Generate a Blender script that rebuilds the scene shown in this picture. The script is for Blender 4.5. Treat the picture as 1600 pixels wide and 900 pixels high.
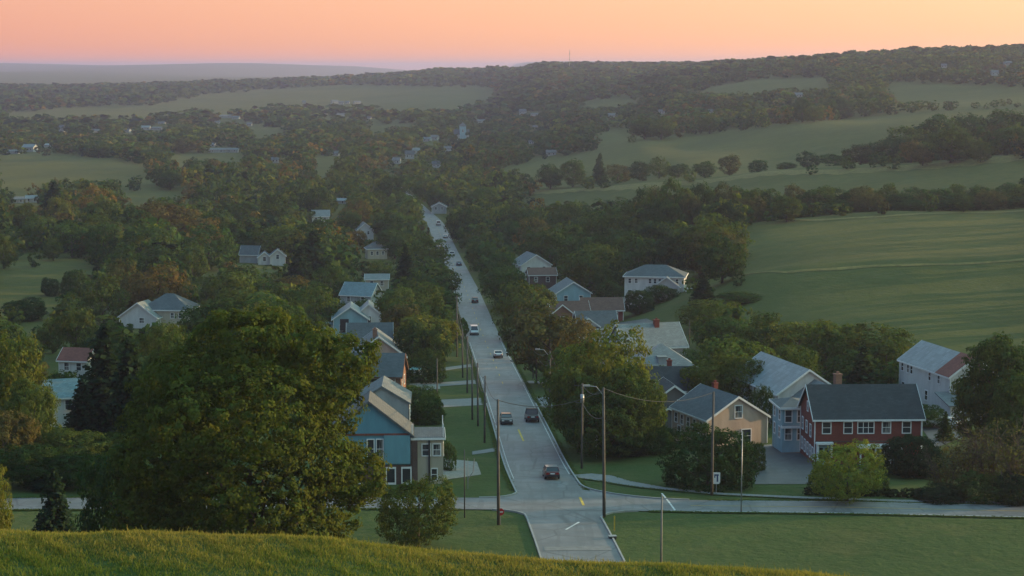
import bpy, math, random
import numpy as np

scene = bpy.context.scene
for _o in list(bpy.data.objects):
    bpy.data.objects.remove(_o)
R = math.radians
rng = np.random.default_rng(7)
random.seed(7)
COL = scene.collection

# ------------------------------------------------------------------ camera, sky, sun, exposure
FPX = 3000.0                                   # focal length in pixels of a 1600 wide frame
PITCH = math.atan(345.0 / FPX)                 # horizon 345 px above the middle of the frame
CP, SP = math.cos(PITCH), math.sin(PITCH)
cd = bpy.data.cameras.new('camera')
cam = bpy.data.objects.new('camera', cd); COL.objects.link(cam)
cd.sensor_width = 36.0; cd.lens = 36.0 * FPX / 1600.0
cd.clip_start = 1.0; cd.clip_end = 60000.0
cam.location = (0, 0, 0); cam.rotation_euler = (math.pi / 2 - PITCH, 0, 0)
scene.camera = cam
scene.view_settings.view_transform = 'Standard'
scene.view_settings.look = 'None'
scene.view_settings.exposure = 0.55
scene.view_settings.gamma = 1.0
scene.view_settings.use_curve_mapping = False

SUN_AZ, SUN_EL = R(76), R(9.0)                 # azimuth clockwise from the view direction (+Y)
SUN_DIR = (math.sin(SUN_AZ) * math.cos(SUN_EL), math.cos(SUN_AZ) * math.cos(SUN_EL), math.sin(SUN_EL))
world = bpy.data.worlds.new('World'); scene.world = world; world.use_nodes = True
nt = world.node_tree; nt.nodes.clear()
W = nt.nodes.new; WL = nt.links.new
wout = W('ShaderNodeOutputWorld'); wadd = W('ShaderNodeAddShader')
bg1 = W('ShaderNodeBackground'); bg2 = W('ShaderNodeBackground')
sky = W('ShaderNodeTexSky'); sky.sky_type = 'NISHITA'; sky.sun_disc = False
sky.sun_elevation = SUN_EL; sky.sun_rotation = SUN_AZ
sky.altitude = 200; sky.air_density = 1.0; sky.dust_density = 1.5; sky.ozone_density = 2.0
bg1.inputs['Strength'].default_value = 0.05
WL(sky.outputs[0], bg1.inputs['Color'])
# after-glow belt of the low sun: warm along the whole horizon, warmer towards the sun, fading upward
tc = W('ShaderNodeTexCoord'); sep = W('ShaderNodeSeparateXYZ'); WL(tc.outputs['Generated'], sep.inputs[0])
ramp = W('ShaderNodeValToRGB'); WL(sep.outputs['Z'], ramp.inputs[0])
SKY_STOPS = [(0.0, (0.62, 0.215, 0.165)), (0.012, (0.60, 0.220, 0.140)), (0.06, (0.56, 0.235, 0.15)), (0.20, (0.50, 0.35, 0.28)),
             (0.42, (0.32, 0.41, 0.45)), (1.0, (0.215, 0.455, 0.60))]
el = ramp.color_ramp.elements
el[0].position, el[0].color = SKY_STOPS[0][0], (*SKY_STOPS[0][1], 1)
el[1].position, el[1].color = SKY_STOPS[-1][0], (*SKY_STOPS[-1][1], 1)
for p_, c_ in SKY_STOPS[1:-1]:
    e_ = el.new(p_); e_.color = (*c_, 1)
dot = W('ShaderNodeVectorMath'); dot.operation = 'DOT_PRODUCT'; WL(tc.outputs['Generated'], dot.inputs[0])
dot.inputs[1].default_value = (math.sin(SUN_AZ), math.cos(SUN_AZ), 0)
mr = W('ShaderNodeMapRange'); WL(dot.outputs['Value'], mr.inputs['Value'])
mr.inputs['From Min'].default_value = -1.0; mr.inputs['From Max'].default_value = 1.0
mixs = W('ShaderNodeMix'); mixs.data_type = 'RGBA'; mixs.blend_type = 'MULTIPLY'
mixs.inputs['Factor'].default_value = 1.0
tint = W('ShaderNodeValToRGB'); WL(mr.outputs[0], tint.inputs[0]); te = tint.color_ramp.elements
te[0].position, te[0].color = 0.0, (0.34, 0.50, 0.80, 1); te[1].position, te[1].color = 1.0, (1.45, 2.3, 1.5, 1)
for p_, c_ in ((0.30, (0.55, 0.66, 0.85)), (0.46, (0.93, 0.90, 1.0)), (0.72, (1.25, 1.55, 1.22))):
    e_ = te.new(p_); e_.color = (*c_, 1)
WL(ramp.outputs[0], mixs.inputs['A']); WL(tint.outputs[0], mixs.inputs['B'])
WL(mixs.outputs['Result'], bg2.inputs['Color']); bg2.inputs['Strength'].default_value = 1.0
WL(bg1.outputs[0], wadd.inputs[0]); WL(bg2.outputs[0], wadd.inputs[1]); WL(wadd.outputs[0], wout.inputs['Surface'])

sd = bpy.data.lights.new('sun', 'SUN'); sun = bpy.data.objects.new('sun', sd); COL.objects.link(sun)
sd.energy = 5.0; sd.angle = R(0.6); sd.color = (1.0, 0.66, 0.34)
from mathutils import Vector
sun.rotation_euler = Vector(SUN_DIR).to_track_quat('Z', 'Y').to_euler()
sun.location = (300, 200, 200)

HAZE = 0.95e-4
cy = scene.cycles
cy.use_denoising = True
try:
    cy.denoiser = 'OPENIMAGEDENOISE'; cy.denoising_input_passes = 'RGB_ALBEDO_NORMAL'
except Exception:
    pass
cy.max_bounces = 5; cy.diffuse_bounces = 2; cy.glossy_bounces = 2; cy.transmission_bounces = 2
cy.volume_bounces = 1; cy.transparent_max_bounces = 8
cy.use_adaptive_sampling = True; cy.adaptive_threshold = 0.015
cy.sample_clamp_indirect = 4.0

# ------------------------------------------------------------------ picture <-> place
def ray(px, py):
    """slope of the sight line through a pixel: X/Y and Z/Y"""
    u = (px - 800.0) / FPX; v = (450.0 - py) / FPX
    yy = CP + v * SP
    return u / yy, (-SP + v * CP) / yy
def proj(X, Y, Z):
    d = Y * CP - Z * SP
    return 800.0 + FPX * X / d, 450.0 - FPX * (Y * SP + Z * CP) / d

# ------------------------------------------------------------------ the lie of the land (camera eye at z = 0)
SX_Y = [0, 150, 183, 230, 276, 377, 436, 558, 871, 1166, 1500, 2200]
SX_X = [16, 8.4, 6.4, 3.1, 1.0, -3.8, -6.9, -13.4, -35, -74, -125, -260]
SD_Y = [150, 183, 206, 230, 276, 377, 436, 558, 700, 871, 1166, 1500]
SD_D = [46.5, 46.6, 47.2, 48.8, 51.6, 57.6, 60.6, 65.0, 68.0, 70.0, 69.5, 67.0]
def street_x(y): return np.interp(y, SX_Y, SX_X)
def street_d(y): return np.interp(y, SD_Y, SD_D)
CT = []
def ct(px, Y, D): CT.append(((px - 800) / FPX * Y * 1.0, Y, -D))
def cx(X, Y, z): CT.append((X, Y, z))
for y in (150, 183, 206, 230, 255, 276, 320, 377, 436, 500, 558, 630, 700, 790, 871, 1000, 1166, 1350, 1500):
    for o in (-24, -9, 9, 22): cx(street_x(y) + o, y, -street_d(y))
for Y, lst in {
    150: [(-900, 46.6), (0, 46.5), (1900, 46.3)],
    183: [(-700, 46.8), (-200, 46.6), (200, 46.6), (1400, 46.5), (1900, 46.2)],
    206: [(-400, 47.4), (100, 47.3), (500, 47.2), (1300, 47.1), (1700, 47.0)],
    240: [(-400, 49.2), (0, 49.2), (400, 49.2), (1100, 49.0), (1350, 48.9), (1650, 48.3)],
    280: [(-300, 52.0), (100, 52.0), (500, 51.8), (1100, 51.2), (1400, 50.2), (1650, 49.3)],
    345: [(-200, 56.5), (200, 56.5), (550, 56.2), (1000, 55.0), (1200, 53.0), (1400, 49.8), (1650, 48.4)],
    400: [(0, 60.0), (400, 59.5), (1000, 57.5), (1150, 53.0), (1300, 50.0), (1600, 47.5)],
    450: [(-100, 62.5), (200, 62.5), (550, 61.8), (950, 60.0), (1150, 50.3), (1400, 46.9), (1650, 45.4)],
    500: [(0, 62.8), (400, 63.2), (950, 61.5), (1150, 52.5), (1400, 47.2), (1650, 45.5)],
    600: [(0, 62.0), (300, 64.0), (600, 66.0), (900, 63.0), (1165, 49.4), (1400, 46.8), (1650, 44.3)],
    640: [(0, 63.0), (300, 65.0), (900, 63.8), (1165, 52.0), (1400, 47.5), (1650, 44.3)],
    780: [(0, 66.0), (400, 67.5), (850, 66.0), (1000, 60.0), (1200, 48.6), (1400, 42.5), (1650, 37.2)],
    850: [(0, 67.0), (400, 68.5), (900, 65.0), (1000, 59.5), (1200, 48.0), (1400, 43.5), (1650, 39.5)],
    940: [(0, 67.0), (400, 69.0), (820, 67.0), (1000, 57.8), (1200, 50.5), (1400, 46.5), (1650, 41.5)],
    1015: [(0, 67.0), (820, 65.8), (1000, 58.0), (1200, 50.0), (1600, 40.0)],
    1200: [(0, 66.0), (400, 68.0), (800, 63.5), (1000, 47.2), (1300, 34.0), (1450, 29.0), (1600, 26.5)],
    1300: [(0, 66.0), (800, 64.5), (1000, 48.5), (1300, 35.0), (1600, 25.5)],
    1600: [(-200, 66.0), (300, 66.5), (700, 66.0), (850, 60.0), (1000, 46.0), (1300, 20.0), (1600, 13.5), (1800, 9.0)],
    2000: [(-200, 64.0), (400, 64.5), (700, 60.0), (850, 50.0), (1000, 31.0), (1200, 7.5), (1400, -4.0), (1650, -12.0)],
    2500: [(-200, 62.0), (300, 60.5), (500, 60.5), (760, 54.0), (1000, 20.0), (1200, 0.0), (1600, -14.0)],
    3200: [(-200, 55.0), (300, 51.0), (500, 42.0), (760, 30.0), (1000, 6.0), (1200, 0.0), (1600, -12.0)],
    3800: [(-200, 48.0), (120, 47.0), (300, 41.0), (500, 34.0), (700, 16.0), (780, 8.0), (840, 4.0), (900, 3.0), (1200, 0.0), (1600, -10.0)],
    5000: [(-200, 50.0), (300, 50.0), (800, 45.0), (1600, 30.0)],
    8000: [(-300, 22.0), (200, 30.0), (500, 38.0), (800, 45.0), (1600, 45.0)],
    10500: [(-300, 55.0), (500, 55.0), (1600, 55.0)],
    14000: [(-300, -12.0), (100, -16.0), (400, -24.0), (560, -6.0), (800, 10.0), (1600, 20.0)],
    17000: [(-300, 70.0), (500, 70.0), (1600, 70.0)],
    22000: [(-300, 120.0), (500, 120.0), (1600, 120.0)],
}.items():
    for px, D in lst: ct(px, Y, D)
for Y in (20, 150, 230, 340, 450, 600, 780):     # the valley side goes on rising beyond the frame
    k = np.interp(Y, [20, 450, 780], [0, 0, 60])
    cx(150 + k, Y, -43.5 + k * .1); cx(300 + k, Y, -26); cx(560 + k, Y, 4); cx(900 + k, Y, 12); cx(2500, Y, -5)
for Y in (1000, 1200, 1600):
    cx(430, Y, -20 + (Y - 1000) * .03); cx(700, Y, 14); cx(1100, Y, 18); cx(3000, Y, -5)
for Y in (20, 150, 300, 600, 1000, 1600):        # and the valley floor goes on to the west
    f = -float(street_d(max(Y, 150)))
    cx(-400 - Y * .1, Y, f + 3); cx(-900, Y, f + 18); cx(-2500, Y, f + 25)
for Y in (3800, 8000, 14000, 22000):
    cx(-5500, Y, -40); cx(5500, Y, -40)
CT = np.array(CT)
def _wa(X): return np.arcsinh(np.asarray(X) / 80.0)
def _wb(Y): return 1.9 * np.log(np.maximum(np.asarray(Y), -30.0) + 70.0)
ca, cb, cz = _wa(CT[:, 0]), _wb(CT[:, 1]), CT[:, 2]
def _phi(r2): return 0.5 * r2 * np.log(r2 + 1e-9)
n = len(CT)
A = np.zeros((n + 3, n + 3))
A[:n, :n] = _phi((ca[:, None] - ca) ** 2 + (cb[:, None] - cb) ** 2) + np.eye(n) * 2e-3
A[:n, n] = 1; A[:n, n + 1] = ca; A[:n, n + 2] = cb
A[n, :n] = 1; A[n + 1, :n] = ca; A[n + 2, :n] = cb
TW = np.linalg.solve(A, np.concatenate([cz, np.zeros(3)]))
def tps(X, Y):
    X, Y = np.broadcast_arrays(np.asarray(X, float), np.asarray(Y, float))
    a, b = _wa(X).ravel(), _wb(Y).ravel(); out = np.empty(a.size)
    for i in range(0, a.size, 20000):
        s = slice(i, i + 20000)
        r2 = (a[s, None] - ca) ** 2 + (b[s, None] - cb) ** 2
        out[s] = _phi(r2) @ TW[:n] + TW[n] + TW[n + 1] * a[s] + TW[n + 2] * b[s]
    return out.reshape(X.shape)
CR_PX = [-800, 0, 200, 400, 500, 600, 700, 800, 900, 1050, 1200, 1320, 1600, 2400]
CR_PY = [822, 833, 836, 838, 846, 856, 865, 875, 881, 886, 893, 903, 940, 1080]
CY0 = 40.0
def hill(X, Y):
    """the grassy brow the photograph is taken over"""
    px = 800 + np.asarray(X) / CY0 * FPX
    py = np.interp(px, CR_PX, CR_PY) + 1.0 * np.sin(px * .021) + .6 * np.sin(px * .057 + 1)
    v = (450.0 - py) / FPX
    zc = CY0 * (-SP + v * CP) / (CP + v * SP)
    d = Y - CY0
    back = np.where(d > 0, 0.20 * d + 0.30 * (np.sqrt(d * d + 9.0) - 3.0), 0)
    fd = np.maximum(-d, 0)
    front = 0.10 * (np.sqrt(fd * fd + 0.8) - 0.9) * np.exp(-fd / 30.0) - np.where(d <= 0, 0.20 * fd * np.exp(-fd / 1.1) * 0, 0)
    return zc - back - np.maximum(front, 0) + .02 * np.sin(X * 1.7 + Y) + .012 * np.sin(Y * 2.9 - X * .8)
def _s(t): t = np.clip(t, 0, 1); return t * t * (3 - 2 * t)
xt = np.linspace(-1, 1, 421); KX = 6.6
XS = 6500 * np.sinh(KX * xt) / math.sinh(KX)
YS = np.concatenate([np.linspace(-120, 20, 15), np.arange(22, 60, .5), np.arange(60, 260, 2.0)])
_g = [260.0]
while _g[-1] < 24000: _g.append(_g[-1] * 1.0125 + .2)
YS = np.concatenate([YS, _g])
GX, GY = np.meshgrid(XS, YS)
GZ = tps(GX, GY)
# long low undulations away from the streets
und = 0.5 * np.sin(GX / 31 + GY / 57) + 0.4 * np.sin(GX / 17 - GY / 41 + 2)
far = _s((GY - 500) / 900) * 1.6 + _s((GX - 45) / 60) * .8
GZ = GZ + und * np.minimum(far, 2.0) * _s((np.abs(GX - street_x(GY)) - 25) / 40)
# the low brows that fold the pastures
GZ = GZ + 2.8 * _s((GX - 40) / 30) * np.exp(-((GY - 446 - (GX - 85) * .05) / 22.0) ** 2)
GZ = GZ + 2.2 * _s((GX + 2) / 40) * np.exp(-((GY - np.interp(GX, [0, 60, 113, 205, 400], [1020, 940, 853, 772, 700])) / 34.0) ** 2)
GZ = GZ + 1.2 * _s((GX - 60) / 30) * np.exp(-((GY - 602) / 26.0) ** 2)
hz = hill(GX, GY)
k_ = 2.0
mx = np.maximum(GZ, hz)
GZ = np.where(GY < 200, mx + k_ * np.exp(-np.abs(GZ - hz) / k_) * .35, GZ)
def h(X, Y):
    X = np.asarray(X, float); Y = np.asarray(Y, float)
    i = np.clip(np.searchsorted(XS, X) - 1, 0, len(XS) - 2); j = np.clip(np.searchsorted(YS, Y) - 1, 0, len(YS) - 2)
    fx = (X - XS[i]) / (XS[i + 1] - XS[i]); fy = (Y - YS[j]) / (YS[j + 1] - YS[j])
    fx = np.clip(fx, 0, 1); fy = np.clip(fy, 0, 1)
    return (GZ[j, i] * (1 - fx) + GZ[j, i + 1] * fx) * (1 - fy) + (GZ[j + 1, i] * (1 - fx) + GZ[j + 1, i + 1] * fx) * fy
_RY = np.exp(np.linspace(math.log(140), math.log(20000), 3500))
def hit(px, py, ymin=140.0):
    """the place on the ground seen at a pixel (beyond the near brow)"""
    a, b = ray(px, py)
    Y = _RY[_RY >= ymin]
    g = b * Y - h(a * Y, Y)
    w = np.nonzero(g <= 0)[0]
    if len(w) == 0: return None
    i = w[0]
    if i == 0: y = Y[0]
    else: y = Y[i - 1] + (Y[i] - Y[i - 1]) * g[i - 1] / (g[i - 1] - g[i])
    return float(a * y), float(y), float(h(a * y, y))
GZ = np.clip(GZ, -95, 40)

# ------------------------------------------------------------------ materials
MATS = {}
def newmat(name):
    m = bpy.data.materials.new(name); m.use_nodes = True
    t = m.node_tree; b = t.nodes['Principled BSDF']; b.inputs['Roughness'].default_value = .8
    b.inputs['Specular IOR Level'].default_value = .3
    MATS[name] = m
    return m, t, b
def N(t, ty, **kw):
    nd = t.nodes.new(ty)
    for k, v in kw.items(): setattr(nd, k, v)
    return nd
def noise(t, scale, detail=3, coord='Object', rough=.55, mapscale=None):
    c = N(t, 'ShaderNodeTexCoord'); nz = N(t, 'ShaderNodeTexNoise')
    nz.inputs['Scale'].default_value = scale; nz.inputs['Detail'].default_value = detail; nz.inputs['Roughness'].default_value = rough
    if mapscale:
        mp = N(t, 'ShaderNodeMapping'); mp.inputs['Scale'].default_value = mapscale
        t.links.new(c.outputs[coord], mp.inputs[0]); t.links.new(mp.outputs[0], nz.inputs['Vector'])
    else: t.links.new(c.outputs[coord], nz.inputs['Vector'])
    return nz
def mixc(t, fac, a, b, blend='MIX'):
    m = N(t, 'ShaderNodeMix', data_type='RGBA', blend_type=blend)
    for s, v in (('Factor', fac), ('A', a), ('B', b)):
        if isinstance(v, (int, float)): m.inputs[s].default_value = v
        elif isinstance(v, tuple): m.inputs[s].default_value = (*v, 1)
        else: t.links.new(v, m.inputs[s])
    return m.outputs['Result']
def ramp2(t, src, lo, hi, a=0., b=1.):
    r = N(t, 'ShaderNodeMapRange'); t.links.new(src, r.inputs['Value'])
    r.inputs['From Min'].default_value = lo; r.inputs['From Max'].default_value = hi
    r.inputs['To Min'].default_value = a; r.inputs['To Max'].default_value = b
    return r.outputs[0]
def bump(t, b, src, strength, dist):
    bp = N(t, 'ShaderNodeBump'); bp.inputs['Strength'].default_value = strength; bp.inputs['Distance'].default_value = dist
    t.links.new(src, bp.inputs['Height']); t.links.new(bp.outputs[0], b.inputs['Normal'])
def plain(name, col, rough=.7, var=.25, scale=3., metal=0., spec=.3, bumpd=0.):
    """a painted or weathered surface: colour varied by blotches and fine grain"""
    m, t, b = newmat(name)
    n1 = noise(t, scale, 4); n2 = noise(t, scale * .23, 2)
    dk = tuple(c * (1 - var) for c in col); lt = tuple(min(1, c * (1 + var * .7)) for c in col)
    c1 = mixc(t, ramp2(t, n1.outputs[0], .3, .7), dk, lt)
    c2 = mixc(t, ramp2(t, n2.outputs[0], .3, .7, 0, .5), c1, tuple(c * (1 - var * .6) for c in col))
    t.links.new(c2, b.inputs['Base Color']); b.inputs['Roughness'].default_value = rough
    b.inputs['Metallic'].default_value = metal; b.inputs['Specular IOR Level'].default_value = spec
    if bumpd: bump(t, b, n1.outputs[0], .6, bumpd)
    return m
def siding(name, col, pitch=.16):
    """clapboard: fine horizontal laps, rain streaks"""
    m, t, b = newmat(name)
    c = N(t, 'ShaderNodeTexCoord'); w = N(t, 'ShaderNodeTexWave', wave_type='BANDS', bands_direction='Z', wave_profile='SAW')
    w.inputs['Scale'].default_value = 1 / pitch / 6.2832 * 3.14; t.links.new(c.outputs['Object'], w.inputs[0])
    nz = noise(t, 1.2, 4, mapscale=(1, 1, .25))
    a = mixc(t, ramp2(t, nz.outputs[0], .35, .7), tuple(v * .8 for v in col), col)
    a = mixc(t, ramp2(t, w.outputs[0], 0, .25, .35, 0), a, tuple(v * .55 for v in col))
    t.links.new(a, b.inputs['Base Color']); b.inputs['Roughness'].default_value = .65
    bump(t, b, w.outputs[0], .5, .02)
    return m
def roofing(name, col, pitch=.3, rough=.85, metal=0.):
    m, t, b = newmat(name)
    c = N(t, 'ShaderNodeTexCoord'); br = N(t, 'ShaderNodeTexBrick')
    br.inputs['Scale'].default_value = 1.0; br.inputs['Brick Width'].default_value = .45; br.inputs['Row Height'].default_value = pitch * .7
    br.inputs['Mortar Size'].default_value = .012
    br.inputs['Color1'].default_value = (*[v * 1.15 for v in col], 1); br.inputs['Color2'].default_value = (*[v * .8 for v in col], 1)
    br.inputs['Mortar'].default_value = (*[v * .55 for v in col], 1)
    t.links.new(c.outputs['Object'], br.inputs['Vector'])
    nz = noise(t, .5, 5)
    a = mixc(t, ramp2(t, nz.outputs[0], .35, .7, 0, .6), br.outputs['Color'], tuple(v * .6 for v in col))
    t.links.new(a, b.inputs['Base Color']); b.inputs['Roughness'].default_value = rough; b.inputs['Metallic'].default_value = metal
    bump(t, b, nz.outputs[0], .4, .03)
    return m
def brick(name, c1, c2, mortar=(.22, .2, .18)):
    m, t, b = newmat(name)
    c = N(t, 'ShaderNodeTexCoord'); g = N(t, 'ShaderNodeNewGeometry'); sx = N(t, 'ShaderNodeSeparateXYZ'); cb_ = N(t, 'ShaderNodeCombineXYZ')
    ad = N(t, 'ShaderNodeMath', operation='ADD'); t.links.new(c.outputs['Object'], sx.inputs[0])
    t.links.new(sx.outputs[0], ad.inputs[0]); t.links.new(sx.outputs[1], ad.inputs[1])
    t.links.new(ad.outputs[0], cb_.inputs[0]); t.links.new(sx.outputs[2], cb_.inputs[1])
    br = N(t, 'ShaderNodeTexBrick'); br.inputs['Scale'].default_value = 1
    br.inputs['Brick Width'].default_value = .23; br.inputs['Row Height'].default_value = .075; br.inputs['Mortar Size'].default_value = .006
    br.inputs['Color1'].default_value = (*c1, 1); br.inputs['Color2'].default_value = (*c2, 1); br.inputs['Mortar'].default_value = (*mortar, 1)
    t.links.new(cb_.outputs[0], br.inputs['Vector'])
    nz = noise(t, .8, 4)
    a = mixc(t, ramp2(t, nz.outputs[0], .35, .7, 0, .55), br.outputs['Color'], tuple(v * .6 for v in c1))
    t.links.new(a, b.inputs['Base Color']); b.inputs['Roughness'].default_value = .9
    return m

siding('white_siding', (.60, .605, .59)); siding('blue_siding', (.12, .30, .39)); siding('pale_blue_siding', (.27, .45, .52))
siding('peach_siding', (.54, .41, .32)); siding('grey_siding', (.36, .39, .40)); siding('cream_siding', (.46, .42, .33)); siding('dark_siding', (.14, .14, .14))
siding('panel_siding', (.15, .34, .41)); siding('far_siding', (.33, .35, .35)); siding('pink_siding', (.50, .36, .31))
roofing('dark_roof', (.045, .05, .055)); roofing('slate_roof', (.098, .115, .125)); roofing('grey_roof', (.16, .175, .18)); roofing('mid_roof', (.105, .11, .11)); roofing('brown_roof', (.15, .085, .065))
roofing('pale_roof', (.195, .21, .205), rough=.55); roofing('metal_roof', (.195, .235, .245), pitch=.9, rough=.45); roofing('teal_roof', (.15, .22, .235), rough=.5); roofing('red_roof', (.22, .08, .06))
brick('red_brick', (.22, .05, .035), (.15, .035, .028), (.16, .09, .07)); brick('brown_brick', (.26, .13, .085), (.18, .09, .06)); brick('dark_brick', (.10, .055, .045), (.07, .04, .035))
plain('white_trim', (.70, .71, .70), .6, .12); plain('concrete', (.20, .197, .19), .9, .2, 1.5, bumpd=.01); plain('wood_pole', (.10, .092, .085), .9, .35, 2.)
plain('grey_metal', (.33, .34, .35), .45, .15, 2., .6); plain('dark_metal', (.05, .05, .055), .5, .2, 2., .4); plain('rubber', (.02, .02, .02), .8, .2)
plain('bark', (.075, .06, .045), .95, .4, 1.5, bumpd=.03); plain('wire', (.05, .05, .05), .6, .1); plain('gravel', (.26, .24, .21), .95, .3, 2.2, bumpd=.02)
plain('yellow_paint', (.55, .38, .07), .8, .35, 1.3); plain('white_paint', (.60, .60, .58), .8, .35, 1.3); plain('red_paint', (.45, .03, .03), .5, .1); plain('sign_blue', (.03, .06, .16), .5, .1)
plain('teal_cloth', (.20, .50, .58), .6, .15); plain('kerb_stone', (.30, .30, .29), .9, .2, 1.0)
m, t, b = newmat('glass'); b.inputs['Base Color'].default_value = (.02, .026, .03, 1); b.inputs['Roughness'].default_value = .08; b.inputs['Specular IOR Level'].default_value = .6
nz = noise(t, .6, 2); t.links.new(mixc(t, nz.outputs[0], (.012, .016, .02), (.05, .06, .065)), b.inputs['Base Color'])
m, t, b = newmat('curtain_glass'); nz = noise(t, 1.1, 1, mapscale=(3, 3, .3))
t.links.new(mixc(t, ramp2(t, nz.outputs[0], .45, .55), (.03, .036, .04), (.22, .22, .20)), b.inputs['Base Color']); b.inputs['Roughness'].default_value = .12
def paint(name, col, rough=.3):
    m, t, b = newmat(name); nz = noise(t, 2., 3)
    t.links.new(mixc(t, ramp2(t, nz.outputs[0], .3, .8, 0, .35), col, tuple(v * .65 + .03 for v in col)), b.inputs['Base Color'])
    b.inputs['Roughness'].default_value = rough; b.inputs['Coat Weight'].default_value = .5; b.inputs['Specular IOR Level'].default_value = .5
    return m
paint('car_maroon', (.12, .022, .018)); paint('car_black', (.02, .022, .025)); paint('car_white', (.70, .71, .71)); paint('car_roof_sheen', (.22, .24, .26)); paint('car_blue', (.05, .09, .14))
plain('tail_red', (.35, .015, .015), .25, .1); plain('lamp_clear', (.75, .75, .72), .2, .1)

# asphalt: worn wheel tracks run along the road (u across, v along in the UV map)
def asphalt(name, col, width):
    m, t, b = newmat(name)
    uv = N(t, 'ShaderNodeUVMap'); sx = N(t, 'ShaderNodeSeparateXYZ'); t.links.new(uv.outputs[0], sx.inputs[0])
    wv = N(t, 'ShaderNodeMath', operation='MULTIPLY'); wv.inputs[1].default_value = 4 * math.pi / width; t.links.new(sx.outputs[0], wv.inputs[0])
    cs = N(t, 'ShaderNodeMath', operation='COSINE'); t.links.new(wv.outputs[0], cs.inputs[0])
    n1 = noise(t, .35, 4, 'Object'); n2 = noise(t, 2.5, 5, 'Object'); n3 = noise(t, 1., 3, 'Object', mapscale=(.8, .05, 1))
    a = mixc(t, ramp2(t, n1.outputs[0], .38, .62), tuple(v * .74 for v in col), tuple(v * 1.15 for v in col))
    a = mixc(t, ramp2(t, n2.outputs[0], .3, .75, 0, .5), a, tuple(v * .86 for v in col))
    a = mixc(t, ramp2(t, cs.outputs[0], -1, 1, .0, .4), a, tuple(v * .68 for v in col))
    a = mixc(t, ramp2(t, n3.outputs[0], .55, .60, 0, .6), a, tuple(v * .66 for v in col))
    vo = N(t, 'ShaderNodeTexVoronoi', feature='DISTANCE_TO_EDGE'); vo.inputs['Scale'].default_value = .16
    wn = noise(t, .7, 3, 'Object'); cw = N(t, 'ShaderNodeTexCoord'); av = N(t, 'ShaderNodeMix', data_type='RGBA'); av.inputs['Factor'].default_value = .12
    t.links.new(cw.outputs['Object'], av.inputs['A']); t.links.new(wn.outputs[1], av.inputs['B']); t.links.new(av.outputs['Result'], vo.inputs['Vector'])
    a = mixc(t, ramp2(t, vo.outputs['Distance'], .006, .02, .7, 0), a, tuple(v * .45 for v in col))
    t.links.new(a, b.inputs['Base Color']); b.inputs['Roughness'].default_value = .62; b.inputs['Specular IOR Level'].default_value = .45
    bump(t, b, n2.outputs[0], .3, .02)
    return m
asphalt('asphalt', (.160, .162, .164), 7.6); asphalt('side_asphalt', (.150, .152, .154), 7.0); asphalt('lot_asphalt', (.075, .077, .08), 6.)

# ground: pasture and lawn, mottled at several scales
m, t, b = newmat('ground_grass')
n1 = noise(t, .02, 4); n2 = noise(t, .25, 5); n3 = noise(t, 2.2, 4); n4 = noise(t, .006, 3); n6 = noise(t, .05, 3, mapscale=(.25, 1.6, 1))
a = mixc(t, ramp2(t, n1.outputs[0], .35, .65), (.042, .070, .020), (.060, .088, .025))              # mown lawn and verge
p = mixc(t, ramp2(t, n1.outputs[0], .35, .65), (.070, .069, .017), (.104, .094, .023))              # grazed pasture
p = mixc(t, ramp2(t, n4.outputs[0], .42, .62, 0, .6), p, (.122, .106, .030))
p = mixc(t, ramp2(t, n6.outputs[0], .45, .65, 0, .3), p, (.062, .066, .016))
gc = N(t, 'ShaderNodeTexCoord'); gs = N(t, 'ShaderNodeSeparateXYZ'); t.links.new(gc.outputs['Object'], gs.inputs[0])
m_in = mixc(t, ramp2(t, n1.outputs[0], .35, .65), (.055, .067, .016), (.080, .086, .021))            # greener and darker below the first brow, painting the fold's shaded side
p = mixc(t, ramp2(t, gs.outputs[1], 444, 449), m_in, p)
a = mixc(t, ramp2(t, gs.outputs[1], 300, 360), a, p)
n7 = noise(t, .12, 5, rough=.65); a = mixc(t, ramp2(t, n7.outputs[0], .52, .66, 0, .6), a, (.098, .098, .034))
a = mixc(t, ramp2(t, n2.outputs[0], .4, .7, 0, .5), a, (.040, .058, .015))
a = mixc(t, ramp2(t, n3.outputs[0], .45, .75, 0, .5), a, (.095, .105, .038))
t.links.new(a, b.inputs['Base Color']); b.inputs['Roughness'].default_value = .95; b.inputs['Specular IOR Level'].default_value = .1
n5 = noise(t, .7, 7, rough=.65); bump(t, b, n5.outputs[0], .8, .35)
m, t, b = newmat('lawn_grass')
n1 = noise(t, .08, 4); n2 = noise(t, .9, 5); n3 = noise(t, .5, 2, mapscale=(.3, 3, 1))
a = mixc(t, ramp2(t, n1.outputs[0], .35, .65), (.028, .066, .016), (.046, .088, .022))
a = mixc(t, ramp2(t, n2.outputs[0], .45, .7, 0, .6), a, (.062, .085, .030))
a = mixc(t, ramp2(t, n3.outputs[0], .5, .7, 0, .4), a, (.024, .052, .013))
t.links.new(a, b.inputs['Base Color']); b.inputs['Roughness'].default_value = .95; b.inputs['Specular IOR Level'].default_value = .1
n5 = noise(t, 2.4, 6); bump(t, b, n5.outputs[0], 1.0, .15)

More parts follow.
